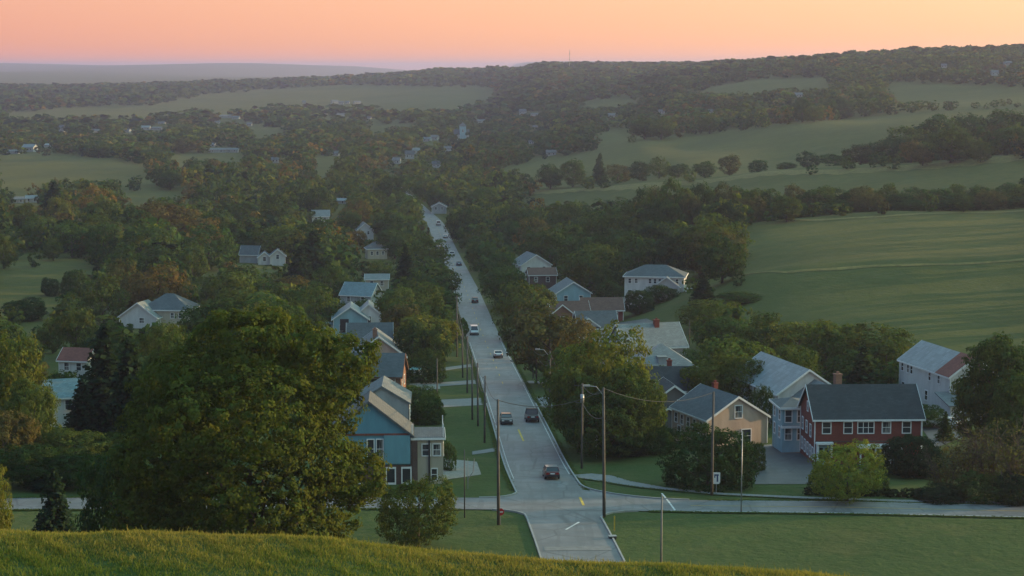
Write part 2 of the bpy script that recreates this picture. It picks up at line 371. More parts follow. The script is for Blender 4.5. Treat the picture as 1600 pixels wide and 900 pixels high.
# leaves: object colour x per-leaf variation, light passes through
def leafmat(name, attr=None):
    m, t, b = newmat(name); t.nodes.remove(b)
    out = t.nodes['Material Output']
    if attr:
        at = N(t, 'ShaderNodeAttribute', attribute_name=attr); base = at.outputs['Color']
    else:
        oi = N(t, 'ShaderNodeObjectInfo'); base = oi.outputs['Color']
    tn = N(t, 'ShaderNodeAttribute', attribute_name='leaf_tint')
    a = mixc(t, 1.0, base, tn.outputs['Color'], 'MULTIPLY')
    df = N(t, 'ShaderNodeBsdfDiffuse'); tr = N(t, 'ShaderNodeBsdfTranslucent'); mx_ = N(t, 'ShaderNodeMixShader'); mx_.inputs[0].default_value = .38
    t.links.new(a, df.inputs[0]); t.links.new(mixc(t, 1.0, a, (1.1, 1.2, .5), 'MULTIPLY'), tr.inputs[0])
    t.links.new(df.outputs[0], mx_.inputs[1]); t.links.new(tr.outputs[0], mx_.inputs[2])
    t.links.new(mx_.outputs[0], out.inputs[0])
    return m
leafmat('leaf'); leafmat('leaf_mass', 'tree_colour'); leafmat('grass_blade', 'tree_colour')

# ------------------------------------------------------------------ mesh helpers
class MB:
    def __init__(s): s.v = []; s.f = []; s.mi = []; s.uv = None
    def add(s, vs, fs, mi=0):
        k = len(s.v); s.v += [tuple(map(float, p)) for p in vs]; s.f += [tuple(k + i for i in f) for f in fs]; s.mi += [mi] * len(fs); return s
    def box(s, x0, x1, y0, y1, z0, z1, mi=0):
        return s.add([(x0, y0, z0), (x1, y0, z0), (x1, y1, z0), (x0, y1, z0), (x0, y0, z1), (x1, y0, z1), (x1, y1, z1), (x0, y1, z1)],
                     [(0, 3, 2, 1), (4, 5, 6, 7), (0, 1, 5, 4), (1, 2, 6, 5), (2, 3, 7, 6), (3, 0, 4, 7)], mi)
    def prism(s, prof, x0, x1, mi=0):
        """profile of (y, z), counter-clockwise seen from +x, swept along x"""
        n = len(prof); vs = [(x0, y, z) for y, z in prof] + [(x1, y, z) for y, z in prof]
        fs = [tuple(range(n))[::-1], tuple(range(n, 2 * n))] + [(i, (i + 1) % n, n + (i + 1) % n, n + i) for i in range(n)]
        return s.add(vs, fs, mi)
    def tube(s, pts, rad, k=6, mi=0, cap=True):
        pts = [np.array(p, float) for p in pts]; n = len(pts)
        if not hasattr(rad, '__len__'): rad = [rad] * n
        vs, fs = [], []
        for i, p in enumerate(pts):
            d = pts[min(i + 1, n - 1)] - pts[max(i - 1, 0)]; d = d / (np.linalg.norm(d) + 1e-9)
            a = np.cross(d, (0, 0, 1.) if abs(d[2]) < .9 else (1., 0, 0)); a /= np.linalg.norm(a); b_ = np.cross(d, a)
            vs += [p + rad[i] * (math.cos(q) * a + math.sin(q) * b_) for q in [2 * math.pi * j / k for j in range(k)]]
        for i in range(n - 1):
            fs += [(i * k + j, i * k + (j + 1) % k, (i + 1) * k + (j + 1) % k, (i + 1) * k + j) for j in range(k)]
        if cap: fs += [tuple(range(k))[::-1], tuple((n - 1) * k + j for j in range(k))]
        return s.add(vs, fs, mi)
    def mesh(s, name, mats, smooth=False):
        me = bpy.data.meshes.new(name); me.from_pydata(s.v, [], s.f)
        for mm in (mats if isinstance(mats, (list, tuple)) else [mats]): me.materials.append(MATS[mm])
        if any(s.mi): me.polygons.foreach_set('material_index', s.mi)
        if smooth: me.polygons.foreach_set('use_smooth', [True] * len(me.polygons))
        me.update(); return me
    def build(s, name, mats, parent=None, loc=None, rot=None, smooth=False):
        return link(name, s.mesh(name, mats, smooth), parent, loc, rot)
def link(name, data, parent=None, loc=None, rot=None):
    o = bpy.data.objects.new(name, data); COL.objects.link(o)
    if parent is not None: o.parent = parent
    if loc is not None: o.location = loc
    if rot is not None: o.rotation_euler = rot if hasattr(rot, '__len__') else (0, 0, rot)
    return o
def tag(o, label=None, cat=None, group=None, kind=None):
    for k, v in (('label', label), ('category', cat), ('group', group), ('kind', kind)):
        if v: o[k] = v
    return o
def empty(name, loc, rz=0, label=None, cat=None, group=None):
    o = link(name, None, None, loc, rz); o.empty_display_size = .2
    return tag(o, label, cat, group)
def npmesh(name, V, F, mats):
    """V (n,3), F (m,4) quads"""
    me = bpy.data.meshes.new(name); m_ = len(F)
    me.vertices.add(len(V)); me.vertices.foreach_set('co', np.ascontiguousarray(V, np.float32).ravel())
    me.loops.add(m_ * F.shape[1]); me.loops.foreach_set('vertex_index', np.ascontiguousarray(F, np.int32).ravel())
    me.polygons.add(m_); me.polygons.foreach_set('loop_start', np.arange(0, m_ * F.shape[1], F.shape[1], dtype=np.int32))
    me.update(calc_edges=True)
    for mm in (mats if isinstance(mats, (list, tuple)) else [mats]): me.materials.append(MATS[mm])
    return me
def colattr(me, name, arr):
    a = me.attributes.new(name, 'FLOAT_COLOR', 'POINT')
    if arr.shape[1] == 3: arr = np.concatenate([arr, np.ones((len(arr), 1))], 1)
    a.data.foreach_set('color', np.ascontiguousarray(arr, np.float32).ravel())

# ------------------------------------------------------------------ the ground
ny, nx = GZ.shape
V = np.stack([GX.ravel(), GY.ravel(), GZ.ravel()], 1)
idx = np.arange(ny * nx).reshape(ny, nx)
F = np.stack([idx[:-1, :-1].ravel(), idx[:-1, 1:].ravel(), idx[1:, 1:].ravel(), idx[1:, :-1].ravel()], 1)
me = npmesh('ground', V, F, 'ground_grass'); me.polygons.foreach_set('use_smooth', np.ones(len(F), bool))
tag(link('ground', me), 'green valley floor and rolling pasture slopes', None, None, 'structure')

def sheet(name, pts_l, pts_r, mat, off, label, parent=None, nsub=2, uvw=None, kind='structure'):
    """a strip between two polylines of (x, y), laid on the ground"""
    L_ = np.array(pts_l, float); R_ = np.array(pts_r, float); n_ = len(L_)
    rows = [L_ + (R_ - L_) * k / nsub for k in range(nsub + 1)]
    P = np.stack(rows, 1)                       # n, nsub+1, 2
    z = h(P[..., 0], P[..., 1]) + off
    V = np.concatenate([P, z[..., None]], 2).reshape(-1, 3)
    ii = np.arange(n_ * (nsub + 1)).reshape(n_, nsub + 1)
    F = np.stack([ii[:-1, :-1].ravel(), ii[:-1, 1:].ravel(), ii[1:, 1:].ravel(), ii[1:, :-1].ravel()], 1)
    me = npmesh(name, V, F, mat)
    uvl = me.uv_layers.new(name='UVMap')
    wid = np.linalg.norm(R_ - L_, axis=1)[:, None] * (np.arange(nsub + 1) / nsub - .5)
    along = np.concatenate([[0], np.cumsum(np.linalg.norm(np.diff(L_, axis=0), axis=1))])[:, None] + 0 * wid
    uvv = np.stack([wid.ravel(), along.ravel()], 1)
    uvl.data.foreach_set('uv', uvv[F.ravel()].astype(np.float32).ravel())
    o = link(name, me, parent)
    if parent is None: tag(o, label, None, None, kind)
    elif label: tag(o, label)
    return o
def dense(pl, step):
    pl = np.array(pl, float); d = np.concatenate([[0], np.cumsum(np.linalg.norm(np.diff(pl, axis=0), axis=1))])
    n_ = max(2, int(d[-1] / step) + 1); s_ = np.linspace(0, d[-1], n_)
    return np.stack([np.interp(s_, d, pl[:, 0]), np.interp(s_, d, pl[:, 1])], 1)
def offset(pl, w):
    pl = np.array(pl, float); d = np.gradient(pl, axis=0); d /= np.linalg.norm(d, axis=1)[:, None]
    return pl + np.stack([d[:, 1], -d[:, 0]], 1) * w       # to the right of travel
def smooth_pl(pl, it=3):
    pl = np.array(pl, float)
    for _ in range(it):
        q = pl.copy(); q[1:-1] = (pl[:-2] + 2 * pl[1:-1] + pl[2:]) / 4; pl = q
    return pl
def gp(px, py): a = hit(px, py); return (a[0], a[1])

# main street, running away up the valley
RW = 3.8
ysamp = np.concatenate([np.arange(160, 600, 3.0), np.arange(600, 1300, 8.0)])
main_c = smooth_pl(np.stack([street_x(ysamp), ysamp], 1), 12)
main_road = sheet('main_road', offset(main_c, -RW), offset(main_c, RW), 'asphalt', .07, 'long grey asphalt main street running away through the village', nsub=6)
# cross road
cl = [(-140, 204.0)] + [gp(0, 788), gp(300, 787), gp(590, 786)] + [(3.0, 204.2)] + [gp(1200, 791), gp(1400, 795.5), gp(1600, 800)]
dx = np.array(cl[-1]) - np.array(cl[-2]); cl.append(tuple(np.array(cl[-1]) + dx * 3)); 
cross_c = smooth_pl(dense(cl, 3.0), 30)
side_road = sheet('cross_road', offset(cross_c, -3.5), offset(cross_c, 3.5), 'side_asphalt', .085, 'asphalt cross road passing in front of the village', nsub=6)
def cross_y(x): return np.interp(x, cross_c[:, 0], cross_c[:, 1])
# rounded corners where the two meet
def corner(sx, sy, r, rw):
    ex = street_x(204.2 + sy * 3.5) + sx * RW; ey = cross_y(ex) + sy * 3.5
    cxx, cyy = ex + sx * r, ey + sy * r
    arc = [(cxx - sx * r * math.cos(a), cyy - sy * r * math.sin(a)) for a in np.linspace(0, math.pi / 2, 9)]   # from main edge to cross edge
    arc = [(street_x(y) - street_x(ey) + x, y) if i < 5 else (x, y + cross_y(x) - cross_y(ex)) for i, (x, y) in enumerate(arc)]
    base = [(ex - sx * .3, ey - sy * .3)] * 9
    L_, R_ = (arc, base) if sx * sy > 0 else (base, arc)
    return L_, R_, arc
KERBS = []
for sx, sy, r in ((-1, -1, 3.5), (1, -1, 4.5), (-1, 1, 4.5), (1, 1, 11.0)):
    L_, R_, arc = corner(sx, sy, r, 0)
    sheet('road_corner', L_, R_, 'asphalt', .056, None, main_road, nsub=3)
    KERBS.append((sx, sy, arc))
def strip(name, pl, w, mat, off, parent, step=2.0, label=None):
    pl = dense(pl, step); return sheet(name, offset(pl, -w / 2), offset(pl, w / 2), mat, off, label, parent, nsub=1)
# kerb stones: a real step along the near leg and the corners
def kerb(pl, parent, side=1):
    pl = dense(pl, 1.5); a = offset(pl, -.09); b_ = offset(pl, .09); mb = MB(); n_ = len(pl)
    z = h(pl[:, 0], pl[:, 1]); vs = []
    for i in range(n_):
        vs += [(a[i][0], a[i][1], z[i] - .1), (a[i][0], a[i][1], z[i] + .19), (b_[i][0], b_[i][1], z[i] + .19), (b_[i][0], b_[i][1], z[i] - .1)]
    fs = []
    for i in range(n_ - 1):
        for j in range(4): fs.append((i * 4 + j, i * 4 + (j + 1) % 4, i * 4 + 4 + (j + 1) % 4, i * 4 + 4 + j))
    fs += [(0, 1, 2, 3), tuple(4 * n_ - 4 + j for j in (3, 2, 1, 0))]
    mb.add(vs, fs); return mb.build('kerb', 'kerb_stone', parent)
for sx, sy, arc in KERBS:
    if sy < 0:
        ys = np.linspace(165, arc[0][1], 14)
        leg = [(float(np.interp(y, main_c[:, 1], main_c[:, 0])) + sx * (RW + .1), y) for y in ys]
        kerb(leg + [tuple(p) for p in arc[1:]], main_road)
    else:
        ys = np.linspace(300, arc[0][1], 50)
        leg = [(float(np.interp(y, main_c[:, 1], main_c[:, 0])) + sx * (RW + .1), y) for y in ys]
        kerb(leg + [tuple(p) for p in arc[1:]], main_road)
# markings
strip('stop_band', [(street_x(182.5) - 3.3, 182.5), (street_x(182.5) + 3.3, 182.7)], 1.7, 'concrete', .092, main_road)
for y in (196.5, 199.5): pass
strip('white_line', [gp(884, 829), gp(905, 817)], .22, 'white_paint', .10, main_road, 1.)
strip('centre_line', [gp(906, 778), gp(912, 791)], .28, 'yellow_paint', .10, side_road, 1.)
strip('centre_line', [gp(810, 672), gp(818, 690)], .25, 'yellow_paint', .085, main_road, 1.)
for y0 in np.arange(330, 900, 14.0):
    strip('centre_line', [(float(np.interp(y, main_c[:, 1], main_c[:, 0])), y) for y in (y0, y0 + 3.5)], .14, 'yellow_paint', .082, main_road, 3.)
for s_ in (-1, 1):
    for (y0, y1) in ((222, 330), (330, 420)):
        strip('edge_line', [(float(np.interp(y, main_c[:, 1], main_c[:, 0])) + s_ * (RW - .35), y) for y in np.arange(y0 + (4 if s_ > 0 else 0), y1, 6)], .08, 'white_paint', .083, main_road, 5.)
strip('edge_line', [tuple(p + np.array([0, -3.15])) for p in cross_c if 18 < p[0] < 95], .14, 'white_paint', .098, side_road, 3.)
strip('centre_line', [tuple(p) for p in cross_c if 17 < p[0] < 95], .13, 'yellow_paint', .098, side_road, 3.)
strip('edge_line', [tuple(p + np.array([0, 3.15])) for p in cross_c if 24 < p[0] < 95], .12, 'white_paint', .098, side_road, 3.)
strip('white_line', [gp(1034, 772), gp(1055, 799)], .2, 'white_paint', .104, side_road, 1.)
# pavement on the far side, widening at the corner
wl = [gp(893, 743), gp(925, 741), gp(955, 744), gp(985, 753), gp(1040, 763), gp(1120, 771), gp(1250, 777), gp(1400, 782), gp(1600, 786), gp(1750, 790)]
wr = [gp(905, 748), gp(940, 753), gp(975, 759), gp(1000, 762.5), gp(1045, 767), gp(1120, 774), gp(1250, 780), gp(1400, 785.5), gp(1600, 789), gp(1750, 793)]
sheet('sidewalk', wl, wr, 'concrete', .11, 'pale concrete sidewalk curving along the cross road', nsub=2)
# drives, lots and paths on both sides
DRIVES = [
    ('gravel_lot', [(684, 716), (745, 722)], [(684, 752), (752, 742)], 'gravel', 'grey gravel lot beside the blue house'),
    ('driveway', [(688, 625), (752, 622)], [(688, 637), (757, 633)], 'concrete', 'pale driveway crossing the grass nearest the blue house'),
    ('driveway', [(686, 598), (742, 594)], [(686, 604), (744, 600)], 'concrete', 'narrow pale path across the grass strip by the pole row'),
    ('driveway', [(690, 575), (738, 569)], [(690, 580), (740, 573)], 'concrete', 'farthest pale path across the left grass strip'),
    ('driveway', [(738, 706), (776, 700)], [(738, 711), (780, 705)], 'concrete', 'short path from the gravel lot to the main street'),
    ('driveway', [(826, 622), (872, 620)], [(836, 637), (880, 637)], 'concrete', 'pale driveway opposite the row of poles'),
    ('driveway', [(812, 595), (862, 596)], [(814, 599), (864, 600)], 'concrete', 'thin path across the verge right of the main street'),
    ('parking_lot', [(1178, 700), (1262, 697)], [(1180, 757), (1278, 757)], 'lot_asphalt', 'dark asphalt lot between the peach and brick houses'),
    ('driveway', [(1140, 697), (1242, 694)], [(1178, 701), (1262, 698)], 'concrete', 'concrete strip along the back of the asphalt lot'),
    ('driveway', [(1430, 655), (1462, 645)], [(1462, 700), (1520, 678)], 'lot_asphalt', 'driveway behind the brick house at right'),
    ('village_lot', [(960, 505), (1010, 498)], [(990, 530), (1060, 522)], 'lot_asphalt', 'open paved yard among the grey roofs'),
    ('village_lot', [(640, 600), (686, 597)], [(640, 612), (688, 608)], 'gravel', 'gravel yard behind the blue house')]
for nm, l_, r_, mt, lb in DRIVES:
    L_ = dense([gp(*p) for p in l_], 1.5); R_ = np.array([gp(*p) for p in r_]); R_ = R_[0] + (R_[-1] - R_[0]) * np.linspace(0, 1, len(L_))[:, None]
    sheet(nm, R_, L_, mt, .055, lb, nsub=6)

# golden strips that paint sunlight onto the brows of the pastures
plain('brow_sun_paint', (.160, .125, .028), .95, .45, .8, bumpd=.05)
for pl_, w_, lb_ in (([(1152, 431), (1230, 425), (1300, 420), (1450, 413), (1640, 401)], 2.6, 'painted golden sunlight along the low brow of the near pasture'), ([(1166, 349), (1270, 344), (1380, 338), (1500, 332), (1640, 323.5)], 5.0, 'painted golden sunlight along the top of the near pasture'),
                     ([(828, 298.5), (1000, 288.5), (1120, 280), (1300, 267.5), (1450, 257), (1640, 242.5)], 20.0, 'painted golden sunlight along the second pasture brow')):
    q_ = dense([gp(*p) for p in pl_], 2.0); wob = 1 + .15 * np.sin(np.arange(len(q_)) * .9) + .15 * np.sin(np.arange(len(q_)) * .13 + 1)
    sheet('brow_sun_strip', q_ + np.stack([0 * wob, -w_ * .75 * wob], 1), q_ + np.stack([0 * wob, w_ * .25 * wob], 1), 'brow_sun_paint', .09, lb_, nsub=4)

# ragged grass creeping over the road and pavement edges
rg = np.random.default_rng(77); ex, ey = [], []
for s_ in (-1, 1):
    y = rg.uniform(206, 420, 6000); y = y[(np.abs(y - 204.5) > 9)]
    ex.append(np.interp(y, main_c[:, 1], main_c[:, 0]) + s_ * (RW + .30 - np.abs(rg.normal(0, .18, len(y))) + rg.uniform(0, .5, len(y)))); ey.append(y)
    x = rg.uniform(-70, 75, 8000); x = x[np.abs(x - 4.5) > (10 if s_ < 0 else 17)]
    ex.append(x); ey.append(cross_y(x) + s_ * (3.62 - np.abs(rg.normal(0, .25, len(x))) + rg.uniform(0, .4, len(x))))
wm = np.array(wl + wr[::-1]); wi = rg.integers(0, len(wm) - 1, 3000); wt = rg.random(3000)[:, None]; wp = wm[wi] + (wm[wi + 1] - wm[wi]) * wt
ex.append(wp[:, 0] + rg.normal(0, .12, 3000)); ey.append(wp[:, 1] + rg.normal(0, .18, 3000))
ex, ey = np.concatenate(ex), np.concatenate(ey); ng = len(ex); a = rg.uniform(0, 6.28, ng); wd = rg.uniform(.04, .13, ng); L_ = rg.uniform(.15, .34, ng)
B = np.stack([ex, ey, h(ex, ey) + .075], 1); S_ = np.stack([np.cos(a) * wd, np.sin(a) * wd, 0 * a], 1); T_ = B + np.stack([-np.sin(a) * L_, np.cos(a) * L_, rg.uniform(.02, .05, ng)], 1)
V = np.stack([B - S_, B + S_, T_ + S_ * .5, T_ - S_ * .6], 1).reshape(-1, 3); Cg = np.array([.074, .096, .028]) * rg.uniform(.7, 1.3, (ng, 1)) + np.array([.04, .025, .008]) * (rg.random((ng, 1)) < .25)
me = npmesh('verge_grass', V, np.arange(len(V)).reshape(-1, 4), 'grass_blade'); colattr(me, 'leaf_tint', np.ones((len(V), 3))); colattr(me, 'tree_colour', np.repeat(Cg, 4, axis=0))
tag(link('verge_grass', me), 'ragged grass along the road and sidewalk edges', None, None, 'stuff')
# ------------------------------------------------------------------ houses
WIN_CACHE = {}
def win_mesh(w, hh, kind):
    k = (round(w, 2), round(hh, 2), kind)
    if k in WIN_CACHE: return WIN_CACHE[k]
    f = MB(); t_ = .11
    # frame proud of the wall; local x across, y outward (negative = out), z up, centred
    f.box(-w / 2 - t_, -w / 2, -.09, .02, -hh / 2 - t_, hh / 2 + t_); f.box(w / 2, w / 2 + t_, -.09, .02, -hh / 2 - t_, hh / 2 + t_)
    f.box(-w / 2, w / 2, -.09, .02, hh / 2, hh / 2 + t_); f.box(-w / 2, w / 2, -.12, .02, -hh / 2 - t_, -hh / 2)
    f.box(-w / 2, w / 2, -.06, .015, -.03, .03)
    if w > 1.5:
        for q in (-w / 6, w / 6): f.box(q - .04, q + .04, -.07, .015, -hh / 2, -.03); f.box(q - .04, q + .04, -.07, .015, .03, hh / 2)
    p = MB(); p.add([(-w / 2, -.025, -hh / 2), (w / 2, -.025, -hh / 2), (w / 2, -.025, hh / 2), (-w / 2, -.025, hh / 2)], [(0, 1, 2, 3)])
    WIN_CACHE[k] = (f.mesh('window', 'white_trim'), p.mesh('pane', 'curtain_glass' if kind == 'c' else 'glass'))
    return WIN_CACHE[k]
_wk = [0]
class House:
    """an Empty with walls, roof, trim, windows, doors and chimneys as parts; x runs along the ridge, -y is the front"""
    def __init__(s, name, label, loc, rot, cat='house', group=None):
        s.root = empty(name, loc, R(rot), label, cat, group); s.group = group
    def vol(s, L, D, wh, rh, wall, roof, kind='gable', at=(0, 0, 0), turn=0, ov=.4, trim='white_trim', base=-2.0, name='wall'):
        """one block: walls and its roof"""
        r = R(turn); s.cur = (at, r, L, D, wh)
        m_ = rh / (D / 2); d = D / 2; t_ = .16
        w = MB()
        if kind == 'gable': w.prism([(-d, base), (d, base), (d, wh), (0, wh + rh - .02), (-d, wh)], -L / 2, L / 2)
        elif kind == 'shed': w.prism([(-d, base), (d, base), (d, wh + rh - .02), (-d, wh - .02)], -L / 2, L / 2)
        else: w.box(-L / 2, L / 2, -d, d, base, wh)
        w.build(name, wall, s.root, at, r)
        rf = MB(); x0, x1 = -L / 2 - ov, L / 2 + ov
        if kind == 'gable':
            e = d + ov; ze = wh - m_ * ov
            rf.prism([(-e, ze), (0, wh + rh), (e, ze), (e, ze + t_), (0, wh + rh + t_), (-e, ze + t_)][::-1], x0, x1)
        elif kind == 'hip':
            e = d + ov; rl = max(L / 2 - d, .05); z0 = wh - .02
            vs = [(x0, -e, z0), (x1, -e, z0), (x1, e, z0), (x0, e, z0), (x0, -e, z0 + t_), (x1, -e, z0 + t_), (x1, e, z0 + t_), (x0, e, z0 + t_), (-rl, 0, wh + rh), (rl, 0, wh + rh)]
            rf.add(vs, [(3, 2, 1, 0), (0, 1, 5, 4), (1, 2, 6, 5), (2, 3, 7, 6), (3, 0, 4, 7), (4, 5, 9, 8), (6, 7, 8, 9), (5, 6, 9), (7, 4, 8)])
        elif kind == 'shed':
            e = d + ov; mm = rh / D
            rf.prism([(-e, wh - mm * ov), (e, wh + rh + mm * ov), (e, wh + rh + mm * ov + t_), (-e, wh - mm * ov + t_)], x0, x1)
        else:
            rf.box(x0, x1, -d - ov, d + ov, wh, wh + .22)
        s.roof = rf.build('roof', roof, s.root, at, r)
        if trim and kind == 'gable':
            tb = MB(); e = d + ov; ze = wh - m_ * ov
            for xa, xb in ((x0 - .05, x0 - .003), (x1 + .003, x1 + .05)):
                tb.prism([(-e, ze - .12), (0, wh + rh - .12), (e, ze - .12), (e, ze + t_ + .02), (0, wh + rh + t_ + .03), (-e, ze + t_ + .02)][::-1], xa, xb)
            for y0_, y1_ in ((-e - .05, -e - .003), (e + .003, e + .05)): tb.box(x0, x1, y0_, y1_, ze - .08, ze + t_ - .02)
            for xq, yq in ((-L / 2, -d), (L / 2, -d), (-L / 2, d), (L / 2, d)):
                tb.box(xq - .1, xq + .02, yq - .02 if yq < 0 else yq - .1, yq + .1 if yq < 0 else yq + .02, 0, wh - .1) if xq < 0 else \
                    tb.box(xq - .02, xq + .1, yq - .02 if yq < 0 else yq - .1, yq + .1 if yq < 0 else yq + .02, 0, wh - .1)
            tb.build('trim', trim, s.root, at, r)
        elif trim:
            tb = MB(); e = d + ov
            for a_ in ((x0 - .03, x1 + .03, -e - .05, -e - .003), (x0 - .03, x1 + .03, e + .003, e + .05), (x0 - .05, x0 - .003, -e, e), (x1 + .003, x1 + .05, -e, e)):
                if kind != 'shed': tb.box(*a_, wh - .1, wh + .17)
            if tb.v: tb.build('trim', trim, s.root, at, r)
        return s
    def _place(s, side, u, z):
        at, r, L, D, wh = s.cur
        x, y, a = {'F': (u, -D / 2, 0), 'B': (-u, D / 2, math.pi), 'L': (-L / 2, -u, -math.pi / 2), 'R': (L / 2, u, math.pi / 2)}[side]
        c, sn = math.cos(r), math.sin(r)
        return (at[0] + x * c - y * sn, at[1] + x * sn + y * c, at[2] + z), a + r
    def win(s, side, us, z, w=.9, hh=1.35, bare=False):
        for u in (us if hasattr(us, '__len__') else [us]):
            p, a = s._place(side, u, z); _wk[0] += 1
            fm, pm = win_mesh(w, hh, 'c' if _wk[0] % 3 == 0 else 'd')
            o = link('window', fm, s.root, p, a); link('pane', pm, o)
        return s
    def door(s, side, u, w=1.0, hh=2.1, mat='white_trim', glazed=False):
        p, a = s._place(side, u, 0); d = MB(); d.box(-w / 2, w / 2, -.05, .02, 0, hh)
        d.box(-w / 2 - .14, -w / 2 - .002, -.1, .02, 0, hh + .14); d.box(w / 2 + .002, w / 2 + .14, -.1, .02, 0, hh + .14); d.box(-w / 2, w / 2, -.1, .02, hh + .002, hh + .14)
        o = d.build('door', mat, s.root, p, a)
        if glazed:
            for q in (-w / 4, w / 4):
                g = MB(); g.box(q - w / 6, q + w / 6, -.06, -.052, .8, hh - .15); g.build('pane', 'glass', o)
        k = MB(); k.box(w / 2 - .14, w / 2 - .08, -.12, -.055, .95, 1.05); k.build('handle', 'dark_metal', o)
        return s
    def chimney(s, x, y, z0, z1, w=.8, mat='red_brick'):
        m_ = MB(); m_.box(x - w / 2, x + w / 2, y - w / 2, y + w / 2, z0, z1 - .18); m_.box(x - w / 2 - .07, x + w / 2 + .07, y - w / 2 - .07, y + w / 2 + .07, z1 - .18, z1)
        m_.box(x - .16, x + .16, y - .16, y + .16, z1, z1 + .3)
        at, r = s.cur[0], s.cur[1]; m_.build('chimney', mat, s.root, at, r); return s
    def porch(s, x0, x1, y0, y1, z, roofmat='grey_roof', posts=3, rail=False):
        at, r = s.cur[0], s.cur[1]
        m_ = MB(); m_.box(x0, x1, y0, y1, z, z + .18); p = m_.build('porch_roof', roofmat, s.root, at, r)
        f_ = MB(); f_.box(x0 - .04, x1 + .04, y0 - .06, y0 - .003, z - .1, z + .22); f_.box(x0 - .06, x0 - .003, y0, y1, z - .1, z + .22); f_.box(x1 + .003, x1 + .06, y0, y1, z - .1, z + .22); f_.build('fascia', 'white_trim', p)
        for i in range(posts):
            x = x0 + .15 + (x1 - x0 - .3) * i / max(1, posts - 1); q = MB(); q.box(x - .09, x + .09, y0 + .05, y0 + .23, -.5, z - .003); q.build('post', 'white_trim', s.root, at, r)
        if rail:
            q = MB(); q.box(x0, x1, y0, y0 + .06, z + 1.0, z + 1.08)
            for i in range(int((x1 - x0) / .3) + 1): q.box(x0 + .3 * i, x0 + .3 * i + .05, y0 + .003, y0 + .05, z + .18, z + 1.0)
            q.build('railing', 'white_trim', s.root, at, r)
        return s
KEEP = []          # (x0, y0, x1, y1, Y): parts of the picture where a house shows
FOOT = []          # (X, Y, radius)
def place(px, py, rot, half, keep=None, end=False, foot=None):
    a = hit(px, py); r = R(rot)
    dx, dy = (math.cos(r), math.sin(r)) if end else (-math.sin(r), math.cos(r))
    x, y = a[0] + dx * half, a[1] + dy * half
    if keep: KEEP.append((*keep, y))
    FOOT.append((x, y, foot or half + 3.0))
    return (x, y, float(h(x, y)))

# --- right of the street
H_ = House('brick_house', 'red brick house with dark roof and white framed windows beside the parking lot', place(1356, 724, 2, 4.8, (1243, 596, 1440, 690), foot=9), 2)
H_.vol(13.2, 9.6, 5.9, 3.3, 'red_brick', 'dark_roof', ov=.35)
H_.win('F', [-5.2, -2.55, 2.2, 4.7], 4.75, .95, 1.35).win('F', -.35, 4.75, 1.9, 1.35).win('F', [1.2, 3.4], 1.4, 1.5, 1.5).win('L', [-3.2, -.6, 2.0], 3.9, .85, 1.4).win('L', [-3.4, -1.6, .2, 2.0, 3.6], 1.3, .8, 1.4).win('L', 0, 6.6, .7, 1.1)
H_.win('R', [-2, 2], 4.1).win('B', [-4, 0, 4], 4.2)
d_ = MB(); d_.box(-6.45, -6.25, -5.45, -4.8, -.4, 2.75); d_.box(-4.75, -4.55, -5.45, -4.8, -.4, 2.75); d_.box(-6.55, -4.45, -5.6, -4.8, 2.752, 3.0); d_.build('door_surround', 'white_trim', H_.root)
H_.door('F', -5.5, 1.3, 2.4, 'pale_blue_siding', True)
H_.porch(-1.4, 2.6, -6.4, -4.83, 2.55, 'white_trim', 3)
d_ = MB(); d_.tube([(6.5, -5.0, -.3), (6.5, -5.0, 5.7)], .06); d_.build('downpipe', 'white_trim', H_.root)
d_ = MB(); d_.box(-6.6, 6.6, -4.86, -4.803, 2.95, 3.1) ; d_.build('string_course', 'dark_brick', H_.root)

H_ = House('bay_house', 'pale blue narrow house with stacked bay windows behind the brick house', place(1243, 707, 4, 3.0, (1224, 615, 1244, 690), foot=5), 4)
H_.vol(3.6, 6, 5.9, .9, 'pale_blue_siding', 'slate_roof', 'hip').win('F', [-1.0, .6], 4.9, .8, 1.5).win('F', [-1.0, .6], 2.6, .8, 1.5).win('L', [-1.5, 1.5], 4.9).win('L', [-1.5, 1.5], 2.6)
H_.porch(-1.9, 1.9, -3.5, -3.03, 3.5, 'slate_roof', 0)

H_ = House('farmhouse', 'long white farmhouse with pale metal roof behind the parking lot', place(1262, 662, 105, 8.5, (1186, 546, 1300, 600), True, foot=9), 105)
H_.vol(17, 9.2, 5.0, 3.1, 'white_siding', 'metal_roof').win('B', [-6.8, -4.5, -2.2, 0, 2.2, 4.5], 3.8, .8, 1.4).win('B', [-6.8, -4.5, -2.2, 0], 1.5, .8, 1.4).win('L', [-2, 2], 3.9).win('R', 0, 4)
H_.vol(7.0, 7.4, 4.1, 2.5, 'white_siding', 'grey_roof', at=(-12.1, -.9, 0)).win('L', [-1.5, 1.5], 3.2).win('B', [-1.5, 1.5], 3.0)
H_.chimney(-.9, -1.5, 4.5, 8.2, .9, 'brown_brick')

